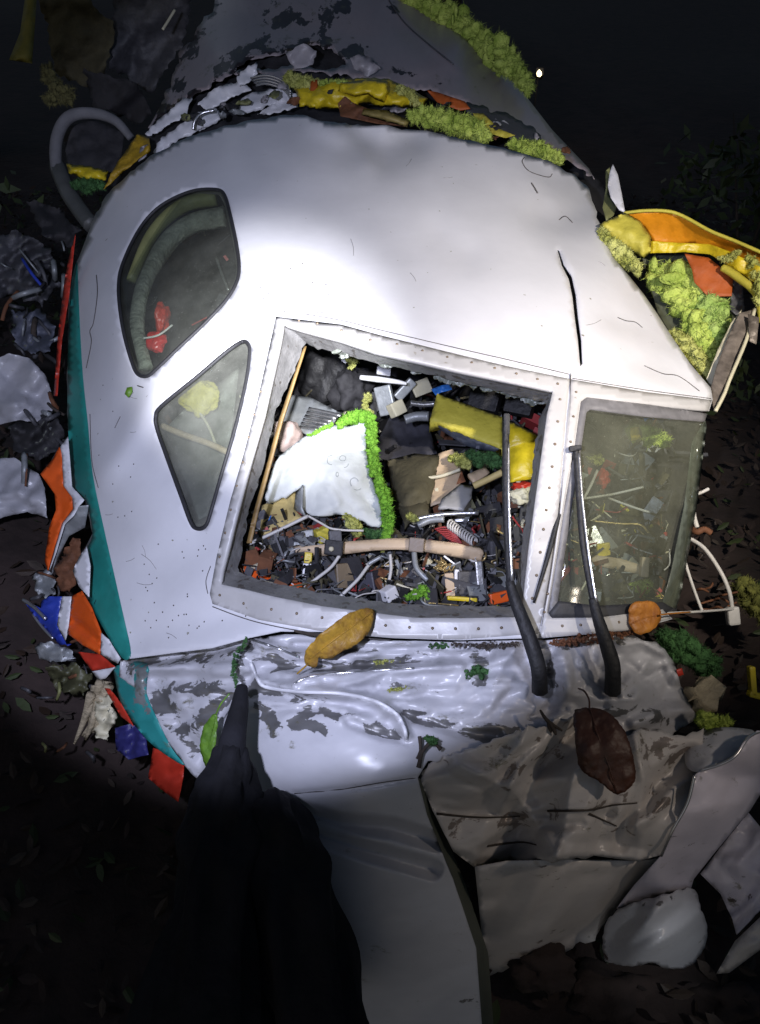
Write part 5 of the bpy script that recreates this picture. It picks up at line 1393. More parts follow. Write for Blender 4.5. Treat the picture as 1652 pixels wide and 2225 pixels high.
itm(tube('white_wire', [(670, 1121, 1.89), (700, 1138, 1.885), (719, 1148, 1.88), (749, 1152, 1.88), (790, 1153, 1.885)], 0.003, WIRE_W, None, 6), 'white wire bending under the lower edge of the blanket', 'wire')
rb = thing('ribbed_panel', 'grey ribbed metal panel with bright slats behind the blanket', 'ribbed panel', P(680, 950, 2.3) * [1, 1, 0])
sheet('panel_sheet', [(625, 858, 2.36), (673, 862, 2.34), (740, 897, 2.28), (722, 925, 2.24), (668, 945, 2.22), (612, 916, 2.28)], GREYM, rb, step=8)
for i in range(6):
    t = i / 5
    u0, v0, u1, v1 = 672 - 20 * t, 884 + 40 * t, 742 - 50 * t, 899 + 30 * t
    sheet('slat', [(u0, v0, 2.28 - .03 * t), (u1, v1, 2.235 - .02 * t), (u1 - 3, v1 + 5, 2.23 - .02 * t), (u0 - 3, v0 + 5, 2.275 - .03 * t)], STEEL, rb, step=10, thick=0.003)
itm(blob('beige_form', P(626, 950, 2.12), (px(34, 2.12), px(36, 2.12), .05), BEIGEP, None, 3, 0.25), 'rounded pinkish beige form at the left behind the blanket', 'cushion')  # rounded form not identified, shaped here like padding
itm(blob('seat_back', P(700, 812, 2.52), (px(50, 2.5), px(72, 2.5), .09), BLACKM, None, 4, 0.3), 'rounded black seat back in the upper left of the opening', 'seat')
itm(blob('seat_back', P(765, 850, 2.45), (px(42, 2.4), px(50, 2.4), .08), DARK, None, 5, 0.5), 'black padded lump right of the black seat back', 'seat')
itm(sheet('white_shard', [(738, 766, 2.3), (764, 774, 2.3), (752, 790, 2.3), (742, 784, 2.3)], WHITE, None, 0.01, 20, 3, step=6), 'small white shard hanging under the top edge of the windscreen opening', 'shard')
itm(fluff('wool_tuft', [(752, 780, 2.25, 6), (768, 784, 2.24, 9), (762, 800, 2.24, 6)], LIME, None, 24, 51), 'pale green wool tuft hanging by the small white shard', 'wool tuft')
itm(tube('white_strip', [(783, 820, 2.2), (820, 824, 2.19), (860, 829, 2.18), (884, 834, 2.17)], [0.007, 0.009, 0.007, 0.004], M('glossy_white_plastic', (0.85, 0.85, 0.85), rough=0.2), None, 8), 'bright white narrow strip near the top of the windscreen opening', 'strip')
itm(cbox('white_label', 834, 806, 2.25, (.042, .026, .01), (0, 20, -6), WHITE, None), 'small white block above the bright white strip', 'block')
itm(cbox('grey_bracket', 880, 846, 2.25, (.028, .07, .02), (10, 20, -40), GREYM, None), 'slanting grey bracket under the right end of the white strip', 'bracket')
itm(cbox('cream_plate', 916, 842, 2.28, (.06, .045, .008), (0, 20, 24), CREAM, None), 'cream plate between grey bracket and bright blue scrap', 'plate')
itm(cbox('grey_bracket', 838, 870, 2.24, (.05, .085, .02), (10, -20, 10), GREYM, None), 'upright grey bracket left of the slanting one', 'bracket')
itm(cbox('cream_box', 862, 888, 2.2, (.045, .04, .03), (10, 30, 30), CREAM, None), 'small cream box below the grey brackets', 'box')
itm(sheet('blue_scrap', [(938, 846, 2.2), (955, 838, 2.19), (979, 834, 2.19), (982, 845, 2.18), (960, 852, 2.18), (946, 858, 2.19)], LBLUE, None, 0.02, 16, 4, step=5), 'bright blue plastic scrap above the yellow padded block', 'scrap')
itm(fluff('wool_tuft', [(800, 862, 2.25, 10), (792, 880, 2.22, 8), (806, 898, 2.18, 7)], LIME, None, 30, 52), 'yellow green wool tuft above the top corner of the blanket', 'wool tuft')
itm(tube('grey_pipe', [(880, 912, 2.2), (905, 905, 2.2), (932, 905, 2.19)], 0.014, GREYM, None, 10), 'short grey pipe left of the yellow padded block', 'pipe')
itm(tube('grey_pipe', [(893, 876, 2.24), (920, 879, 2.23), (945, 877, 2.22)], 0.008, STEEL, None, 10), 'thin shiny pipe just above the end of the yellow padded block', 'pipe')
itm(sheet('grey_flap', [(800, 1000, 2.2), (850, 900, 2.4), (930, 920, 2.38), (950, 985, 2.2), (880, 1000, 2.2)], M('bluish_charcoal_cloth', (0.05, 0.05, 0.065), rough=0.9, var=0.5), None, 0.05, 40, 5), 'bluish charcoal cloth right of the green wool edge', 'cloth')
itm(sheet('olive_cushion', [(842, 1000, 2.16), (900, 985, 2.16), (955, 990, 2.14), (950, 1055, 2.08), (935, 1105, 2.04), (870, 1110, 2.04), (850, 1060, 2.1)], OLIVE, None, 0.02, 50, 5, bulge=0.06, thick=0.03), 'dark olive seat cushion right of the green wool edge', 'cushion')
itm(sheet('olive_cushion', [(860, 1095, 2.03), (930, 1080, 2.04), (940, 1120, 2.0), (880, 1140, 1.98)], OLIVE, None, 0.02, 40, 6, bulge=0.04, thick=0.03), 'lower smaller olive cushion under the big one', 'cushion')
itm(sheet('tan_sheet', [(952, 985, 2.13), (985, 975, 2.13), (1002, 1020, 2.09), (1000, 1055, 2.05), (965, 1090, 2.02), (936, 1100, 2.02), (938, 1050, 2.08)], TAN, None, 0.012, 40, 5, step=8), 'dull tan sheet between olive cushion and grey plate', 'sheet')
itm(sheet('tan_plate', [(1017, 1030, 2.04), (1055, 1014, 2.06), (1064, 1026, 2.05), (1030, 1048, 2.02)], TAN, None, step=8, thick=0.012), 'small tan plate above the pale stick', 'plate')
itm(tube('pale_stick', [(1030, 1056, 2.0), (1060, 1042, 1.99), (1092, 1026, 1.98)], 0.009, CARD, None, 8), 'pale wooden stick ending at the left wiper blade', 'stick')
itm(tube('pale_stick', [(918, 1040, 2.08), (960, 1034, 2.07), (1000, 1020, 2.06)], 0.005, CREAM, None, 8), 'thin cream stick in front of the tan sheet', 'stick')
itm(sheet('grey_plate', [(960, 1083, 1.97), (999, 1052, 2.0), (1027, 1057, 1.99), (1025, 1083, 1.96), (1007, 1109, 1.93), (953, 1103, 1.94)], M('mid_grey_plastic', (0.3, 0.3, 0.3), rough=0.5, var=0.15), None, 0.004, 40, 5, bulge=0.012, step=7, thick=0.01), 'mid grey rounded plastic plate in the middle of the wreckage', 'plate')
itm(tube('white_rod', [(905, 1128, 1.95), (960, 1118, 1.94), (1040, 1114, 1.93)], 0.006, STEEL, None, 8), 'shiny rod lying under the mid grey plate', 'rod')
itm(tube('grey_pipe', [(908, 1142, 1.93), (935, 1130, 1.93), (965, 1128, 1.92)], 0.009, GREYM, None, 8), 'short grey pipe left of the coil spring', 'pipe')
itm(fluff('wool_tuft', [(890, 1120, 1.95, 8), (900, 1128, 1.94, 10)], LIME, None, 24, 53), 'small yellow wool tuft left of the short grey pipe', 'wool tuft')
yb = thing('yellow_block', 'long yellow padded block with painted shadow side in the upper right of the opening', 'padded block', P(1020, 960, 2.1) * [1, 1, 0])
sheet('block_face', [(950, 855, 2.12), (1020, 880, 2.09), (1091, 906, 2.05), (1094, 975, 2.0), (1045, 960, 2.02), (935, 911, 2.08), (940, 893, 2.10)], YELLOWB, yb, 0.004, 50, 4, step=8, thick=0.05, bulge=0.012)
sheet('block_shadow_side', [(944, 918, 2.10), (1000, 940, 2.07), (1085, 976, 2.02), (1072, 984, 2.04), (1010, 968, 2.07), (958, 935, 2.10)], M('slate_blue_shadow_side', (0.06, 0.07, 0.1), var=0.4), yb, 0.004, 40, 4, step=8)  # slate blue sheet paints the shadow side of the yellow block
yg = thing('yellow_bag', 'creased yellow film bag at the right end of the opening behind the left wiper', 'bag', P(1140, 1040, 1.98) * [1, 1, 0])
sheet('bag_film', [(1100, 912, 2.03), (1140, 930, 2.0), (1174, 950, 1.98), (1171, 991, 1.95), (1162, 1040, 1.92), (1109, 1048, 1.93), (1100, 980, 1.98)], YELLOW, yg, 0.012, 40, 9, step=7, bulge=0.02, extra=ridge([(1105, 975), (1172, 950)], 8, 0.015))
itm(fluff('wool_tuft', [(1020, 992, 2.05, 14), (1050, 996, 2.03, 18), (1082, 1000, 2.0, 16)], DGREEN, None, 40, 54), 'blue green wool left of the yellow film bag', 'wool tuft')
itm(fluff('wool_tuft', [(982, 994, 2.08, 10), (1002, 998, 2.06, 15), (1018, 1010, 2.04, 10)], LIME, None, 40, 55), 'pale green frayed wool on the tan sheet', 'wool tuft')
itm(blob('red_scrap', P(1138, 1058, 1.95), (.03, .014, .02), RED, None, 6, 0.5), 'brownish red scrap under the yellow film bag', 'scrap')
itm(blob('cream_scrap', P(1136, 1078, 1.93), (.028, .02, .02), CREAM, None, 7, 0.7), 'cream torn scrap beneath the brownish red scrap', 'scrap')
itm(sheet('dark_tri', [(992, 1052, 1.98), (1003, 1022, 2.0), (1012, 1046, 1.98)], RUST, None, step=6), 'small dark brown triangle piece above the mid grey plate', 'scrap')
# coil spring
t = np.linspace(0, 1, 150)
cu, cv = 976 + 56 * t, 1138 + 40 * t
ph = t * 11 * 2 * math.pi
X = P(cu + 9 * np.cos(ph) * 0.6, cv + 11 * np.sin(ph), 1.925 - 0.01 * t + 0.013 * np.cos(ph))
itm(tube3('coil_spring', X, 0.0026, WIRE_W, None, 6), 'pale coil spring lying above the tan beam', 'spring')
rwb = thing('red_wire_bundle', 'bundle of dull red wires beside the coil spring', 'wires', P(968, 1170, 1.92))
for i in range(7):
    (tube('red_wire', [(945 + i * 4, 1150 + i * 3, 1.93), (970 + i * 3, 1146 + 5 * i, 1.92), (992 + i * 2, 1162 + 3 * i, 1.915)], 0.0022, WIRE_R, rwb, 5))
# tan beam with clamp
bm_ = thing('tan_beam', 'tan curved beam lying across the lower windscreen opening', 'beam', P(850, 1220, 1.85) * [1, 1, 0])
BO = np.array([(620, 1204), (646, 1191), (673, 1186), (707, 1182), (760, 1176), (814, 1172), (860, 1169), (896, 1170), (940, 1174), (994, 1180), (1045, 1196), (1051, 1203), (1046, 1219), (1000, 1213), (973, 1208), (930, 1200), (899, 1196), (860, 1194), (814, 1196), (752, 1204), (683, 1210), (668, 1200), (640, 1204)], float)
patch('beam_body', BO, lambda u, v: 1.865 - 0.012 * np.sin(np.clip((v - 1165) / 50, 0, 1) * 3.1) + (u - 640) * 0.00002, TAN, bm_, (), 7, 0.03)
tube('beam_end', [(640, 1195, 1.862), (622, 1206, 1.86), (608, 1220, 1.855), (590, 1233, 1.85), (566, 1241, 1.85)], [0.010, 0.008, 0.006, 0.006, 0.005], GREYM, bm_, 8)
cbox('dark_band', 905, 1184, 1.85, (.036, .034, .02), (0, 0, -5), M('brown_band', (0.2, 0.16, 0.13)), bm_, 0.003)
cl = thing('beam_clamp', 'black clamp block with pale knob on the tan beam', 'clamp', P(726, 1210, 1.84))
cbox('clamp_block', 726, 1190, 1.84, (.044, .036, .03), (0, 0, -6), BLACKM, cl)
cbox('clamp_post', 728, 1166, 1.85, (.03, .03, .03), (0, 10, 4), DGREY, cl)
blob('knob', P(720, 1193, 1.82), (.006, .006, .005), CREAM, cl, 1, 0.1)
tg = thing('hanging_tag', 'yellow and white tag hanging below the tan beam', 'tag', P(668, 1255, 1.84))
cbox('tag_top', 670, 1212, 1.842, (.018, .026, .004), (0, 0, -5), YELLOW, tg, 0.002)
cbox('tag_foot', 667, 1239, 1.84, (.02, .032, .004), (0, 0, -4), WHITE, tg, 0.002)
for pts, r, lb in (([(662, 1277, 1.81), (690, 1256, 1.81), (720, 1232, 1.82), (738, 1207, 1.83)], .0042, 'grey rod slanting below the black clamp'),
                   ([(738, 1298, 1.79), (778, 1259, 1.80), (800, 1230, 1.82), (815, 1217, 1.83)], .0042, 'long pale rod slanting to the sill right of the clamp'),
                   ([(800, 1226, 1.82), (828, 1210, 1.82)], .005, 'short bright rod at the top of the long slanting rod'),
                   ([(848, 1205, 1.84), (850, 1235, 1.83), (846, 1260, 1.82)], .004, 'upright pale wire under the middle of the tan beam'),
                   ([(900, 1200, 1.85), (906, 1235, 1.83), (930, 1260, 1.82)], .007, 'thick grey cable dropping below the dark band'),
                   ([(665, 1277, 1.80), (690, 1290, 1.79), (715, 1300, 1.78)], .003, 'thin grey wire along the sill corner')):
    itm(tube('slanting_rod', pts, r, WIRE_W if r < .0045 else GREYM, None, 7), lb, 'rod')
ob = thing('orange_box', 'orange box with cream row of slots in the lower left corner of the opening', 'box', P(585, 1282, 1.8))
sheet('box_body', [(531, 1229, 1.83), (560, 1238, 1.825), (600, 1250, 1.82), (657, 1267, 1.80), (655, 1281, 1.79), (620, 1284, 1.785), (560, 1268, 1.80), (530, 1256, 1.82)], ORANGE, ob, 0.004, 30, 3, step=7, thick=0.03)
sheet('cream_row', [(546, 1255, 1.805), (618, 1271, 1.78), (618, 1283, 1.776), (546, 1266, 1.80)], CREAM, ob, step=8, thick=0.004)
for nm, u, v, d, s, rot, mt, lb in (
        ('brown_box', 746, 1250, 1.86, (.045, .06, .04), (0, 20, 4), M('dull_brown_box', (0.2, 0.15, 0.09), var=0.4), 'dull brown box between the two slanting rods'),
        ('grey_canister', 1012, 1265, 1.84, (.055, .055, .05), (0, 15, 0), DGREY, 'dark grey canister in the lower right of the opening'),
        ('white_plate', 992, 1262, 1.82, (.012, .055, .01), (0, 10, -2), WHITE, 'narrow white plate on the left of the dark grey canister'),
        ('tan_post', 977, 1270, 1.82, (.022, .055, .02), (0, 0, 5), TAN, 'short tan post left of the narrow white plate'),
        ('grey_post', 1043, 1256, 1.82, (.018, .08, .02), (0, 0, 5), STEEL, 'shiny grey post right of the dark grey canister'),
        ('yellow_strip', 1004, 1301, 1.795, (.07, .010, .02), (0, 0, -4), YELLOW, 'flat yellow strip along the sill under the dark grey canister'),
        ('orange_block', 1082, 1298, 1.80, (.045, .026, .03), (0, 10, 12), ORANGE, 'small orange block beside the foot of the left wiper blade'),
        ('dark_box', 1080, 1200, 1.92, (.06, .07, .05), (10, 20, 5), DGREY, 'dark box at the right end of the tan beam'),
        ('dark_box', 640, 1160, 1.95, (.05, .05, .05), (10, 20, 5), BLACKM, 'black box under the straw board'),
        ('pale_cube', 668, 1166, 1.93, (.03, .034, .03), (0, 10, 5), GREYM, 'pale grey cube under the white wire'),
        ('yellow_lump', 700, 1162, 1.93, (.034, .034, .03), (20, 20, 25), YELLOWB, 'dull yellow lump beside the pale grey cube'),
        ('pale_cube', 650, 1188, 1.9, (.03, .024, .03), (0, 10, -8), GREYM, 'pale grey cube by the thin end of the tan beam'),
        ('white_lump', 845, 1290, 1.80, (.034, .03, .03), (20, 30, 30), WHITE, 'small white lump on the sill under the upright wire'),
        ('dark_box', 690, 1250, 1.88, (.06, .07, .05), (0, 20, 0), M('navy_box', (0.03, 0.035, 0.06)), 'navy box behind the yellow and white tag'),
        ('dark_box', 800, 1265, 1.86, (.05, .05, .05), (0, -20, 10), M('navy_box_dull', (0.04, 0.04, 0.06)), 'navy box behind the long slanting rod'),
        ('dark_box', 1130, 880, 2.25, (.08, .06, .05), (0, -20, -15), BLACKM, 'black box above the yellow block at the top right corner'),
        ('dark_box', 1055, 868, 2.3, (.09, .07, .05), (0, -20, -15), BLACKM, 'black box behind the upper edge of the yellow block')):
    itm(cbox(nm, u, v, d, s, rot, mt, None), lb, nm.split('_')[1])
itm(fluff('wool_tuft', [(884, 1296, 1.80, 8), (905, 1292, 1.80, 12), (922, 1280, 1.80, 12), (930, 1296, 1.80, 8)], GREEN2, None, 40, 56), 'bright green wool tuft on the lower sill', 'wool tuft')
bwb = thing('brass_wire_tangle', 'tangle of curled brass wire below the right half of the tan beam', 'wires', P(965, 1236, 1.83))
for i in range(9):
    u0, v0 = 948 + rub.uniform(0, 34), 1212 + rub.uniform(0, 20)
    (tube('brass_wire', [(u0, v0, 1.84), (u0 + rub.uniform(-14, 14), v0 + 8, 1.82), (u0 + rub.uniform(-14, 14), v0 + 14, 1.83), (u0 + rub.uniform(-18, 18), v0 + 4, 1.82)], 0.0022, BRASS, bwb, 5))
# seen through the right pane
for nm, o_, lb, ct in (
        ('yellow_tab', cbox('yellow_tab', 1311, 1194, 1.95, (.036, .034, .01), (10, 10, 8), YELLOW), 'yellow tab behind the right windscreen pane', 'tab'),
        ('tan_rail', sheet('tan_rail', [(1215, 1196, 1.98), (1280, 1204, 1.95), (1350, 1214, 1.93), (1408, 1232, 1.92), (1404, 1250, 1.92), (1350, 1240, 1.93), (1280, 1226, 1.95), (1215, 1220, 1.98)], TAN, None, step=9, thick=0.02), 'tan rail behind the right windscreen pane', 'rail'),
        ('tan_post', cbox('tan_post', 1400, 1232, 1.91, (.02, .05, .02), (0, 0, -4), TAN), 'short tan post at the end of the tan rail', 'post'),
        ('wool', fluff('wool_tuft', [(1372, 1280, 1.93, 14), (1392, 1282, 1.92, 20), (1408, 1272, 1.92, 12)], GREEN, None, 40, 57), 'green wool low behind the right windscreen pane', 'wool tuft'),
        ('wool2', fluff('wool_tuft', [(1375, 935, 2.2, 20), (1410, 940, 2.18, 26), (1440, 960, 2.15, 20)], GREEN, None, 40, 58), 'green wool high behind the right windscreen pane', 'wool tuft'),
        ('wool3', fluff('wool_tuft', [(1275, 960, 2.2, 12), (1285, 985, 2.18, 16), (1300, 1000, 2.18, 12)], LIME, None, 40, 59), 'yellow green wool at the upper left behind the right pane', 'wool tuft'),
        ('yel', sheet('yellow_scrap', [(1370, 930, 2.12), (1388, 926, 2.12), (1392, 952, 2.1), (1372, 958, 2.1)], YELLOW, None, 0.01, 20, 3, step=7), 'yellow scrap high behind the right windscreen pane', 'scrap'),
        ('red', blob('red_scrap', P(1308, 1040, 2.12), (.02, .024, .02), RED, None, 8, .4), 'red scrap midway behind the right windscreen pane', 'scrap'),
        ('rod1', tube('pale_rod', [(1262, 1084, 2.05), (1330, 1074, 2.05), (1398, 1058, 2.05)], .0036, WIRE_W, None, 6), 'long pale rod rising right behind the right pane', 'rod'),
        ('rod2', tube('pale_rod', [(1322, 1082, 2.04), (1370, 1100, 2.03), (1414, 1114, 2.02)], .0036, WIRE_W, None, 6), 'pale rod falling right behind the right pane', 'rod'),
        ('rod3', tube('pale_rod', [(1298, 1022, 2.08), (1284, 1054, 2.06), (1268, 1084, 2.05)], .0042, WIRE_W, None, 6), 'short steep pale rod behind the right pane', 'rod'),
        ('wire4', tube('pale_wire', [(1288, 1132, 2.0), (1350, 1138, 2.0), (1390, 1140, 2.0), (1410, 1158, 1.98)], .003, BRASS, None, 6), 'yellowish curved wire behind the right pane', 'wire'),
        ('ring', tube('pale_ring', [(1296, 1244, 1.91), (1310, 1254, 1.9), (1326, 1246, 1.9)], .003, STEEL, None, 6), 'small bright curved ring below the tan rail', 'ring')):
    itm(o_, lb, ct)
# behind the side windows
for o_, lb, ct in (
        (tube('window_rib', [(488, 470, 2.42), (430, 480, 2.44), (370, 520, 2.42), (330, 580, 2.36), (305, 650, 2.26), (300, 720, 2.18), (318, 800, 2.1)], [0.03, .03, .026, .02, .018], M('fuzzy_grey_trim', (0.36, 0.37, 0.3), rough=0.9, var=0.5, scale=30, bump=0.8), None, 10, fold_amp=.4), 'fuzzy grey green trim arching inside the upper side window', 'trim'),
        (tube('window_rib', [(470, 430, 2.42), (400, 445, 2.42), (330, 510, 2.36), (285, 610, 2.28)], [.024, .022, .018, .014], ZINC, None, 10, fold_amp=.3), 'outer olive trim inside the upper side window', 'trim'),
        (blob('red_scrap', P(352, 690, 2.2), (.02, .04, .03), RED, None, 9, .4), 'upper red object inside the upper side window', 'scrap'),
        (blob('red_scrap', P(340, 742, 2.12), (.026, .03, .02), M('bright_red_plastic', (0.6, 0.03, 0.03), rough=0.3), None, 10, .3), 'lower bright red object inside the upper side window', 'scrap'),
        (tube('pale_wire', [(312, 735, 2.09), (345, 728, 2.09), (375, 706, 2.1)], .003, WIRE_W, None, 6), 'pale wire over the red objects in the upper side window', 'wire'),
        (tube('pale_rod', [(470, 560, 2.3), (484, 600, 2.25), (496, 630, 2.2)], .004, STEEL, None, 6), 'pale rod at the right inside the upper side window', 'rod'),
        (tube('tan_stick', [(352, 925, 2.03), (400, 945, 2.02), (450, 962, 2.0), (500, 985, 1.98)], .0085, TAN, None, 8), 'tan stick crossing behind the triangular side window', 'stick'),
        (tube('pale_stick', [(430, 890, 2.08), (455, 930, 2.04), (470, 970, 2.0)], .004, CREAM, None, 6), 'thin pale stick behind the triangular side window', 'stick'),
        (blob('yellow_scrap', P(435, 862, 2.08), (.05, .045, .02), YELLOWB, None, 11, .4), 'dull yellow patch behind the triangular side window', 'scrap'),
        (blob('dark_disc', P(358, 965, 2.02), (.014, .026, .02), BLACKM, None, 12, .2), 'dark knob at the left corner of the triangular side window', 'knob'),
        (sheet('grey_lining', [(360, 930, 2.16), (440, 850, 2.2), (520, 800, 2.18), (500, 960, 2.06), (450, 1120, 1.92), (430, 1130, 1.92), (380, 1030, 2.04)], M('mid_grey_lining', (0.22, 0.22, 0.2), var=0.3), None, 0.02, 60, 6), 'mid grey lining sheet behind the triangular side window', 'lining')):
    itm(o_, lb, ct)

# ------------------------------------------------------------------ leaves and twigs on the wreck
leaf('fallen_leaf', [(662, 1420), (680, 1395), (698, 1377), (752, 1336), (795, 1322), (814, 1328), (812, 1352), (796, 1381), (765, 1406), (741, 1417), (723, 1430), (705, 1432), (692, 1430), (688, 1448), (666, 1446)],
     TPS([(662, 1430, 1.545), (700, 1400, 1.52), (752, 1345, 1.53), (810, 1328, 1.57), (796, 1381, 1.545), (740, 1417, 1.53), (690, 1448, 1.55)], reg=1e-3), LEAFY, 'long mottled yellow brown leaf on the windscreen sill', 0.012, [(672, 1432), (720, 1395), (770, 1358), (808, 1330)], stem=[(668, 1444, 1.548), (655, 1456, 1.555), (646, 1464, 1.56)])
leaf('fallen_leaf', [(1247, 1548), (1262, 1540), (1283, 1537), (1310, 1543), (1333, 1556), (1356, 1585), (1367, 1612), (1381, 1668), (1376, 1703), (1341, 1726), (1304, 1700), (1274, 1682), (1257, 1660), (1249, 1602)],
     TPS([(1250, 1550, 1.455), (1300, 1540, 1.45), (1365, 1610, 1.425), (1378, 1690, 1.41), (1341, 1726, 1.40), (1257, 1660, 1.42), (1310, 1620, 1.405)], reg=1e-3), LEAFB, 'big dark brown leaf with stem lying on the nose under the right wiper', 0.01, [(1282, 1538), (1300, 1600), (1325, 1670), (1341, 1724)], stem=[(1281, 1538, 1.447), (1280, 1520, 1.46), (1270, 1502, 1.475), (1257, 1496, 1.5)])
leaf('fallen_leaf', [(1366, 1332), (1374, 1312), (1400, 1305), (1425, 1311), (1437, 1330), (1434, 1352), (1415, 1371), (1388, 1378), (1370, 1360)],
     TPS([(1366, 1332, 1.60), (1400, 1305, 1.61), (1437, 1340, 1.62), (1390, 1376, 1.59)], reg=1e-3), LEAFO, 'round orange brown leaf at the lower right window corner', 0.008, [(1372, 1356), (1402, 1342), (1434, 1336)], stem=[(1434, 1336, 1.62), (1460, 1333, 1.66), (1500, 1330, 1.72)])
leaf('hanging_leaf', [(470, 1551), (472, 1583), (464, 1637), (449, 1666), (438, 1640), (435, 1616), (441, 1583), (455, 1562)],
     TPS([(470, 1551, 1.55), (464, 1637, 1.55), (436, 1616, 1.56), (449, 1666, 1.56)], reg=1e-3), LEAFG, 'narrow curled green leaf left of the black pole tip', 0.012, [(468, 1556), (456, 1610), (449, 1660)], stem=[(470, 1552, 1.55), (480, 1530, 1.54), (499, 1507, 1.54)])
sg = thing('green_sprig', 'small green sprig with dark stem on the lower white nose skin', 'sprig', P(920, 1670, 1.45))
fluff('sprig_leaf', [(928, 1604, 1.44, 8), (938, 1610, 1.435, 11), (946, 1612, 1.44, 7)], DGREEN, sg, 30, 61, .6)
for pts in ([(936, 1612, 1.44), (918, 1634, 1.435), (910, 1668, 1.43)], [(912, 1600, 1.45), (914, 1630, 1.44), (908, 1650, 1.435)], [(944, 1614, 1.44), (958, 1628, 1.44)]):
    tube('sprig_stem', pts, [0.004, 0.003, 0.005], BARK, sg, 6)
tw = thing('forked_twig', 'short forked dark twig on the nose left of the big brown leaf', 'twig', P(1200, 1590, 1.47))
for pts in ([(1174, 1543, 1.49), (1190, 1566, 1.475), (1222, 1588, 1.47)], [(1190, 1566, 1.475), (1198, 1592, 1.47)], [(1186, 1560, 1.477), (1204, 1586, 1.468), (1208, 1596, 1.47)]):
    tube('twig_branch', pts, [0.0022, 0.004, 0.002], BARK, tw, 6)
tag(tube('dark_stick', [(640, 1371, 1.60), (670, 1377, 1.58), (700, 1381, 1.55)], [0.002, 0.004, 0.003], BARK, None, 6), 'short dark stick tucked under the yellow brown leaf', 'stick')
tag(fluff('leaf_mush', [(1200, 1396, 1.58, 6), (1240, 1394, 1.58, 10), (1290, 1388, 1.58, 10), (1340, 1380, 1.6, 8), (1380, 1372, 1.62, 6)], RUST, None, 30, 62, .6, .9), 'rotten brown leaf mush under the right window sill', 'leaf mush')
tag(fluff('leaf_mush', [(985, 1400, 1.59, 5), (1040, 1402, 1.585, 8), (1090, 1402, 1.585, 7), (1125, 1400, 1.585, 5)], BARK, None, 26, 63, .6, .9), 'dark leaf mush under the sill left of the left wiper', 'leaf mush')

# ------------------------------------------------------------------ right side on the ground: cables, wool, scraps
for pts, r, lb in (([(1499, 1170, 1.98), (1531, 1192, 1.95), (1564, 1239, 1.92), (1584, 1283, 1.91), (1591, 1320, 1.92)], .0052, 'thick white cable curving down to a plug right of the window'),
                   ([(1485, 1205, 1.98), (1493, 1235, 1.96), (1511, 1289, 1.95), (1527, 1330, 1.94)], .004, 'second pale cable hanging left of the plug cable'),
                   ([(1505, 1100, 2.02), (1509, 1125, 2.0), (1515, 1146, 1.99)], .006, 'short pale cable end beside the right pane'),
                   ([(1508, 1076, 2.03), (1524, 1070, 2.02), (1540, 1062, 2.02)], .0045, 'thin pale cable end sticking out right of the pane'),
                   ([(1500, 1148, 2.0), (1515, 1156, 1.98), (1530, 1150, 1.98), (1545, 1158, 1.98)], .008, 'rusty orange cable bundle at the right pane edge'),
                   ([(1430, 1333, 1.68), (1500, 1330, 1.75), (1560, 1326, 1.85), (1600, 1322, 1.92)], .003, 'thin wire stretched right from the round orange leaf')):
    e = tube('loose_cable', pts, r, RUST if 'rusty' in lb else WIRE_W, None, 8)
    tag(e, lb, 'cable')
    if 'plug' in lb and 'thick' in lb:
        cbox('plug', 1592, 1338, 1.92, (.03, .046, .024), (0, 0, 6), WIRE_W, e, 0.006)
tag(fluff('wool_clump', [(1445, 1385, 1.72, 22), (1480, 1405, 1.74, 32), (1515, 1430, 1.76, 32), (1550, 1450, 1.80, 24)], DGREEN, None, 60, 64), 'dark green leafy wool clump right of the crushed nose corner', 'wool clump')
tag(fluff('wool_clump', [(1525, 1560, 1.62, 16), (1550, 1575, 1.62, 22), (1575, 1570, 1.63, 16)], GREEN, None, 44, 65), 'small green wool clump under the pale wood block', 'wool clump')
wb = sheet('wood_block', [(1505, 1497, 1.68), (1546, 1466, 1.70), (1579, 1493, 1.70), (1563, 1517, 1.68), (1559, 1546, 1.66), (1532, 1533, 1.66)], WOOD, None, 0.006, 20, 4, step=6, thick=0.04)
tag(wb, 'pale broken wood block right of the crushed nose', 'wood block')
yf = thing('yellow_bracket', 'yellow angular bracket at the right edge near the wood block', 'bracket', P(1640, 1500, 1.8))
cbox('bracket_arm', 1634, 1480, 1.8, (.014, .07, .02), (0, 0, 4), YELLOW, yf)
cbox('bracket_foot', 1648, 1512, 1.8, (.05, .014, .02), (0, 0, -15), YELLOW, yf)
tag(sheet('red_bit', [(1470, 1455, 1.70), (1482, 1452, 1.7), (1486, 1466, 1.7), (1474, 1470, 1.7)], RED, None, step=6), 'tiny red bit at the edge of the crushed nose', 'scrap')
tag(fluff('wool_clump', [(1620, 1280, 2.05, 26), (1645, 1300, 2.02, 34), (1670, 1340, 2.0, 30)], M('moss_green', (0.2, 0.2, 0.04), rough=1, col2=(0.06, 0.07, 0.015), scale=30), None, 50, 66), 'mossy green clump at the right edge behind the plug', 'moss clump')
dst = thing('dry_stem_tangle', 'tangle of thin dry brown stems behind the second pale cable', 'stems', P(1545, 1330, 1.98))
for i in range(9):
    u, v = 1500 + rub.uniform(0, 60), 1270 + rub.uniform(0, 60)
    (tube('dry_stem', [(u, v, 1.98), (u + rub.uniform(10, 30), v - 6, 1.95), (u + rub.uniform(30, 60), v + rub.uniform(-20, 20), 1.96)], 0.003, RUST, dst, 5))

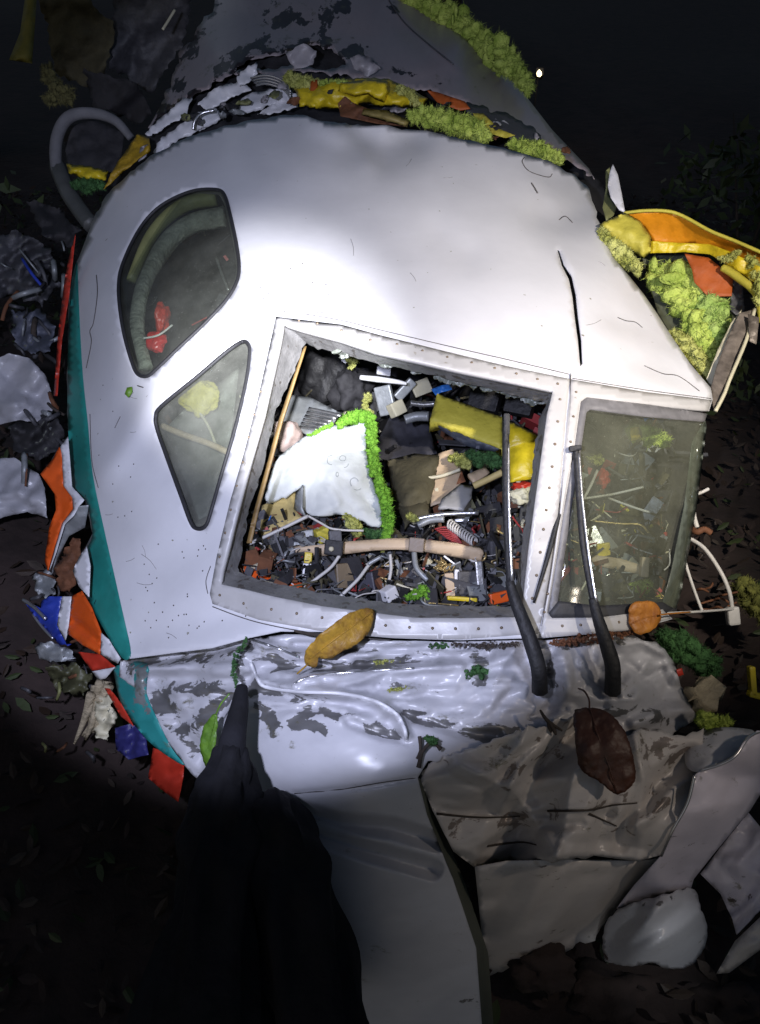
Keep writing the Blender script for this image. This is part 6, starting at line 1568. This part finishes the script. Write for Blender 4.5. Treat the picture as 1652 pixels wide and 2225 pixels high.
# ------------------------------------------------------------------ leaf litter and undergrowth
def litter(name, n, xr, yr, mats, size, seed, label, avoid=None):
    r = np.random.default_rng(seed)
    V, Fc, fm, k = [], [], [], 0
    for i in range(n):
        x, y = r.uniform(*xr), r.uniform(*yr)
        z = ground_z(x, y) + r.uniform(0.003, 0.05)
        s = size * r.uniform(.5, 1.3)
        a = r.uniform(0, 6.28)
        nrm = np.array([r.normal(0, .45), r.normal(0, .45), 1]); nrm /= np.linalg.norm(nrm)
        t1_ = np.cross(nrm, [math.cos(a), math.sin(a), 0.1]); t1_ /= np.linalg.norm(t1_)
        t2_ = np.cross(nrm, t1_)
        c_ = np.array([x, y, z])
        h_ = nrm * s * r.uniform(.05, .35)
        V += [c_ - t1_ * s + h_, c_ - t1_ * s * .4 - t2_ * s * .36 + h_ * .3, c_ + t1_ * s * .35 - t2_ * s * .34 + h_ * .3, c_ + t1_ * s + h_, c_ + t1_ * s * .35 + t2_ * s * .34 + h_, c_ - t1_ * s * .4 + t2_ * s * .36 + h_]
        Fc += [[k, k + 1, k + 2, k + 3], [k, k + 3, k + 4, k + 5]]
        q = int(r.choice(len(mats)))
        fm += [q, q]
        k += 6
    return tag(mk(name, V, Fc, mats, None, False, fm), label, 'leaf litter', kind='stuff')


litter('leaf_litter', 16000, (-3.2, 3.2), (0.3, 6.5), [LITTER, SOIL, LITTER, SOIL, FOLI, BARK], 0.026, 1, 'dark fallen leaves on the forest floor')


def foliage(n, c, rad, size, seed):
    r = np.random.default_rng(seed)
    V, Fc, k = [], [], 0
    cl = [np.array(c) + r.normal(0, .5, 3) * np.array(rad) for _ in range(max(4, n // 45))]
    for i in range(n):
        p = cl[int(r.integers(len(cl)))] + r.normal(0, .22, 3) * np.array(rad)
        a, b = r.normal(0, 1, 3), r.normal(0, 1, 3)
        a /= np.linalg.norm(a)
        b = np.cross(a, b); b /= np.linalg.norm(b)
        s = size * r.uniform(.6, 1.4)
        V += [p - a * s, p - b * s * .4, p + a * s, p + b * s * .4]
        Fc.append([k, k + 1, k + 2, k + 3])
        k += 4
    return V, Fc


def shrub(x, y, h, w, label, seed, n=500, group=None, size=0.045, mat=FOLI):
    z = ground_z(x, y)
    e = thing('shrub', label, 'shrub', (x, y, z), group)
    V, Fc = foliage(n, (x, y, z + h * .6), (w, w, h * .45), size, seed)
    mk('shrub_leaves', V, Fc, mat, e, False)
    r = np.random.default_rng(seed)
    for i in range(4):
        a = r.uniform(0, 6.28)
        tube3('shrub_stem', np.array([(x, y, z - .05), (x + .3 * w * math.cos(a), y + .3 * w * math.sin(a), z + h * .4), (x + .7 * w * math.cos(a), y + .7 * w * math.sin(a), z + h)]), [0.012, 0.008, 0.003], BARK, e, 5)


def tree(x, y, h, r0, label, seed, lean=0.1):
    z = ground_z(x, y)
    r = np.random.default_rng(seed)
    e = thing('tree', label, 'tree', (x, y, z))
    t = np.linspace(0, 1, 9)
    X = np.c_[x + lean * h * t ** 1.5 + .06 * np.sin(t * 5 + seed), y + .05 * np.cos(t * 4 + seed), z - .1 + h * t]
    tube3('trunk', X, [r0 * 1.4, r0, r0 * .8, r0 * .5, r0 * .15], BARK, e, 10, 0.3)
    cr_ = thing('crown', None, None, X[-1]); cr_.parent = e; cr_.location = X[-1] - np.array((x, y, z))
    for i in range(6):
        k_ = int(r.integers(4, 8)); a = r.uniform(0, 6.28)
        tube3('limb', np.array([X[k_], X[k_] + [.5 * math.cos(a), .5 * math.sin(a), .35], X[k_] + [1.1 * math.cos(a), 1.1 * math.sin(a), .6]]), [r0 * .4, r0 * .25, r0 * .06], BARK, cr_, 6)
    V, Fc = foliage(1300, X[-1] - [0, 0, .2 * h], (1.3, 1.3, .3 * h), 0.09, seed)
    mk('leaves', V, Fc, FOLI, cr_, False)


tree(-2.6, 4.6, 4.5, .14, 'dark tree trunk at the far left behind the hoop', 1, .05)
tree(-3.8, 7.5, 6.0, .18, 'tall dim tree at the back left beyond the fuselage', 2)
tree(5.0, 7.0, 5.5, .15, 'dim leaning tree near the right edge of the background', 4, -.12)
tree(1.0, 14.0, 8.0, .22, 'farthest dim tree behind the fuselage', 5)
shrub(-1.75, 2.3, .75, .28, 'dark shrub at the left edge below the hoop', 11, 420)
shrub(-2.0, 3.2, 1.0, .4, 'dim bushy shrub left of the hoop', 12, 600)
shrub(-1.45, 1.75, .42, .16, 'low leafy plant between the white crumpled pieces and teal stripe', 13, 260, None, 0.03)
shrub(-1.25, 1.3, .4, .18, 'low dark plant in the lower left shadow', 14, 240, None, 0.03)
shrub(2.3, 4.8, .9, .5, 'dim shrub behind the orange film pocket', 15, 600)
shrub(3.2, 5.5, 1.1, .6, 'dim shrub further right behind the orange film pocket', 16, 700)
shrub(1.75, 2.5, .45, .3, 'low plant in the dark right of the right pane', 17, 260, None, 0.03)
shrub(1.55, 1.65, .3, .22, 'small ground plant at the right edge near the yellow bracket', 18, 220, None, 0.025)

# distant hand lamp on a dark pole
lp = P(1172, 160, 7.0)
lt = thing('hand_lamp', 'small bright lamp glowing in the dark forest behind the wreck', 'lamp', (lp[0], lp[1], ground_z(lp[0], lp[1])))
tube3('lamp_pole', np.array([(lp[0], lp[1] + .05, ground_z(lp[0], lp[1]) - .05), (lp[0], lp[1] + .05, lp[2] - .02)]), 0.006, BLACKC, lt, 6)
cbox('lamp_housing', 1172, 160, 7.07, (.07, .07, .08), (0, 0, 0), BLACKM, lt, 0.01)
blob('lamp_lens', lp, (.02, .028, .02), emit_material('lamp_glow', (1.0, 0.8, 0.45), 4), lt, 2, 0.25)
pl_ = bpy.data.lights.new('lamp_light', 'POINT')
pl_.energy, pl_.color, pl_.shadow_soft_size = 1.2, (1, .85, .6), 0.05
plo = bpy.data.objects.new('lamp_light', pl_)
COL.objects.link(plo)
plo.location = lp - FWD * 0.12
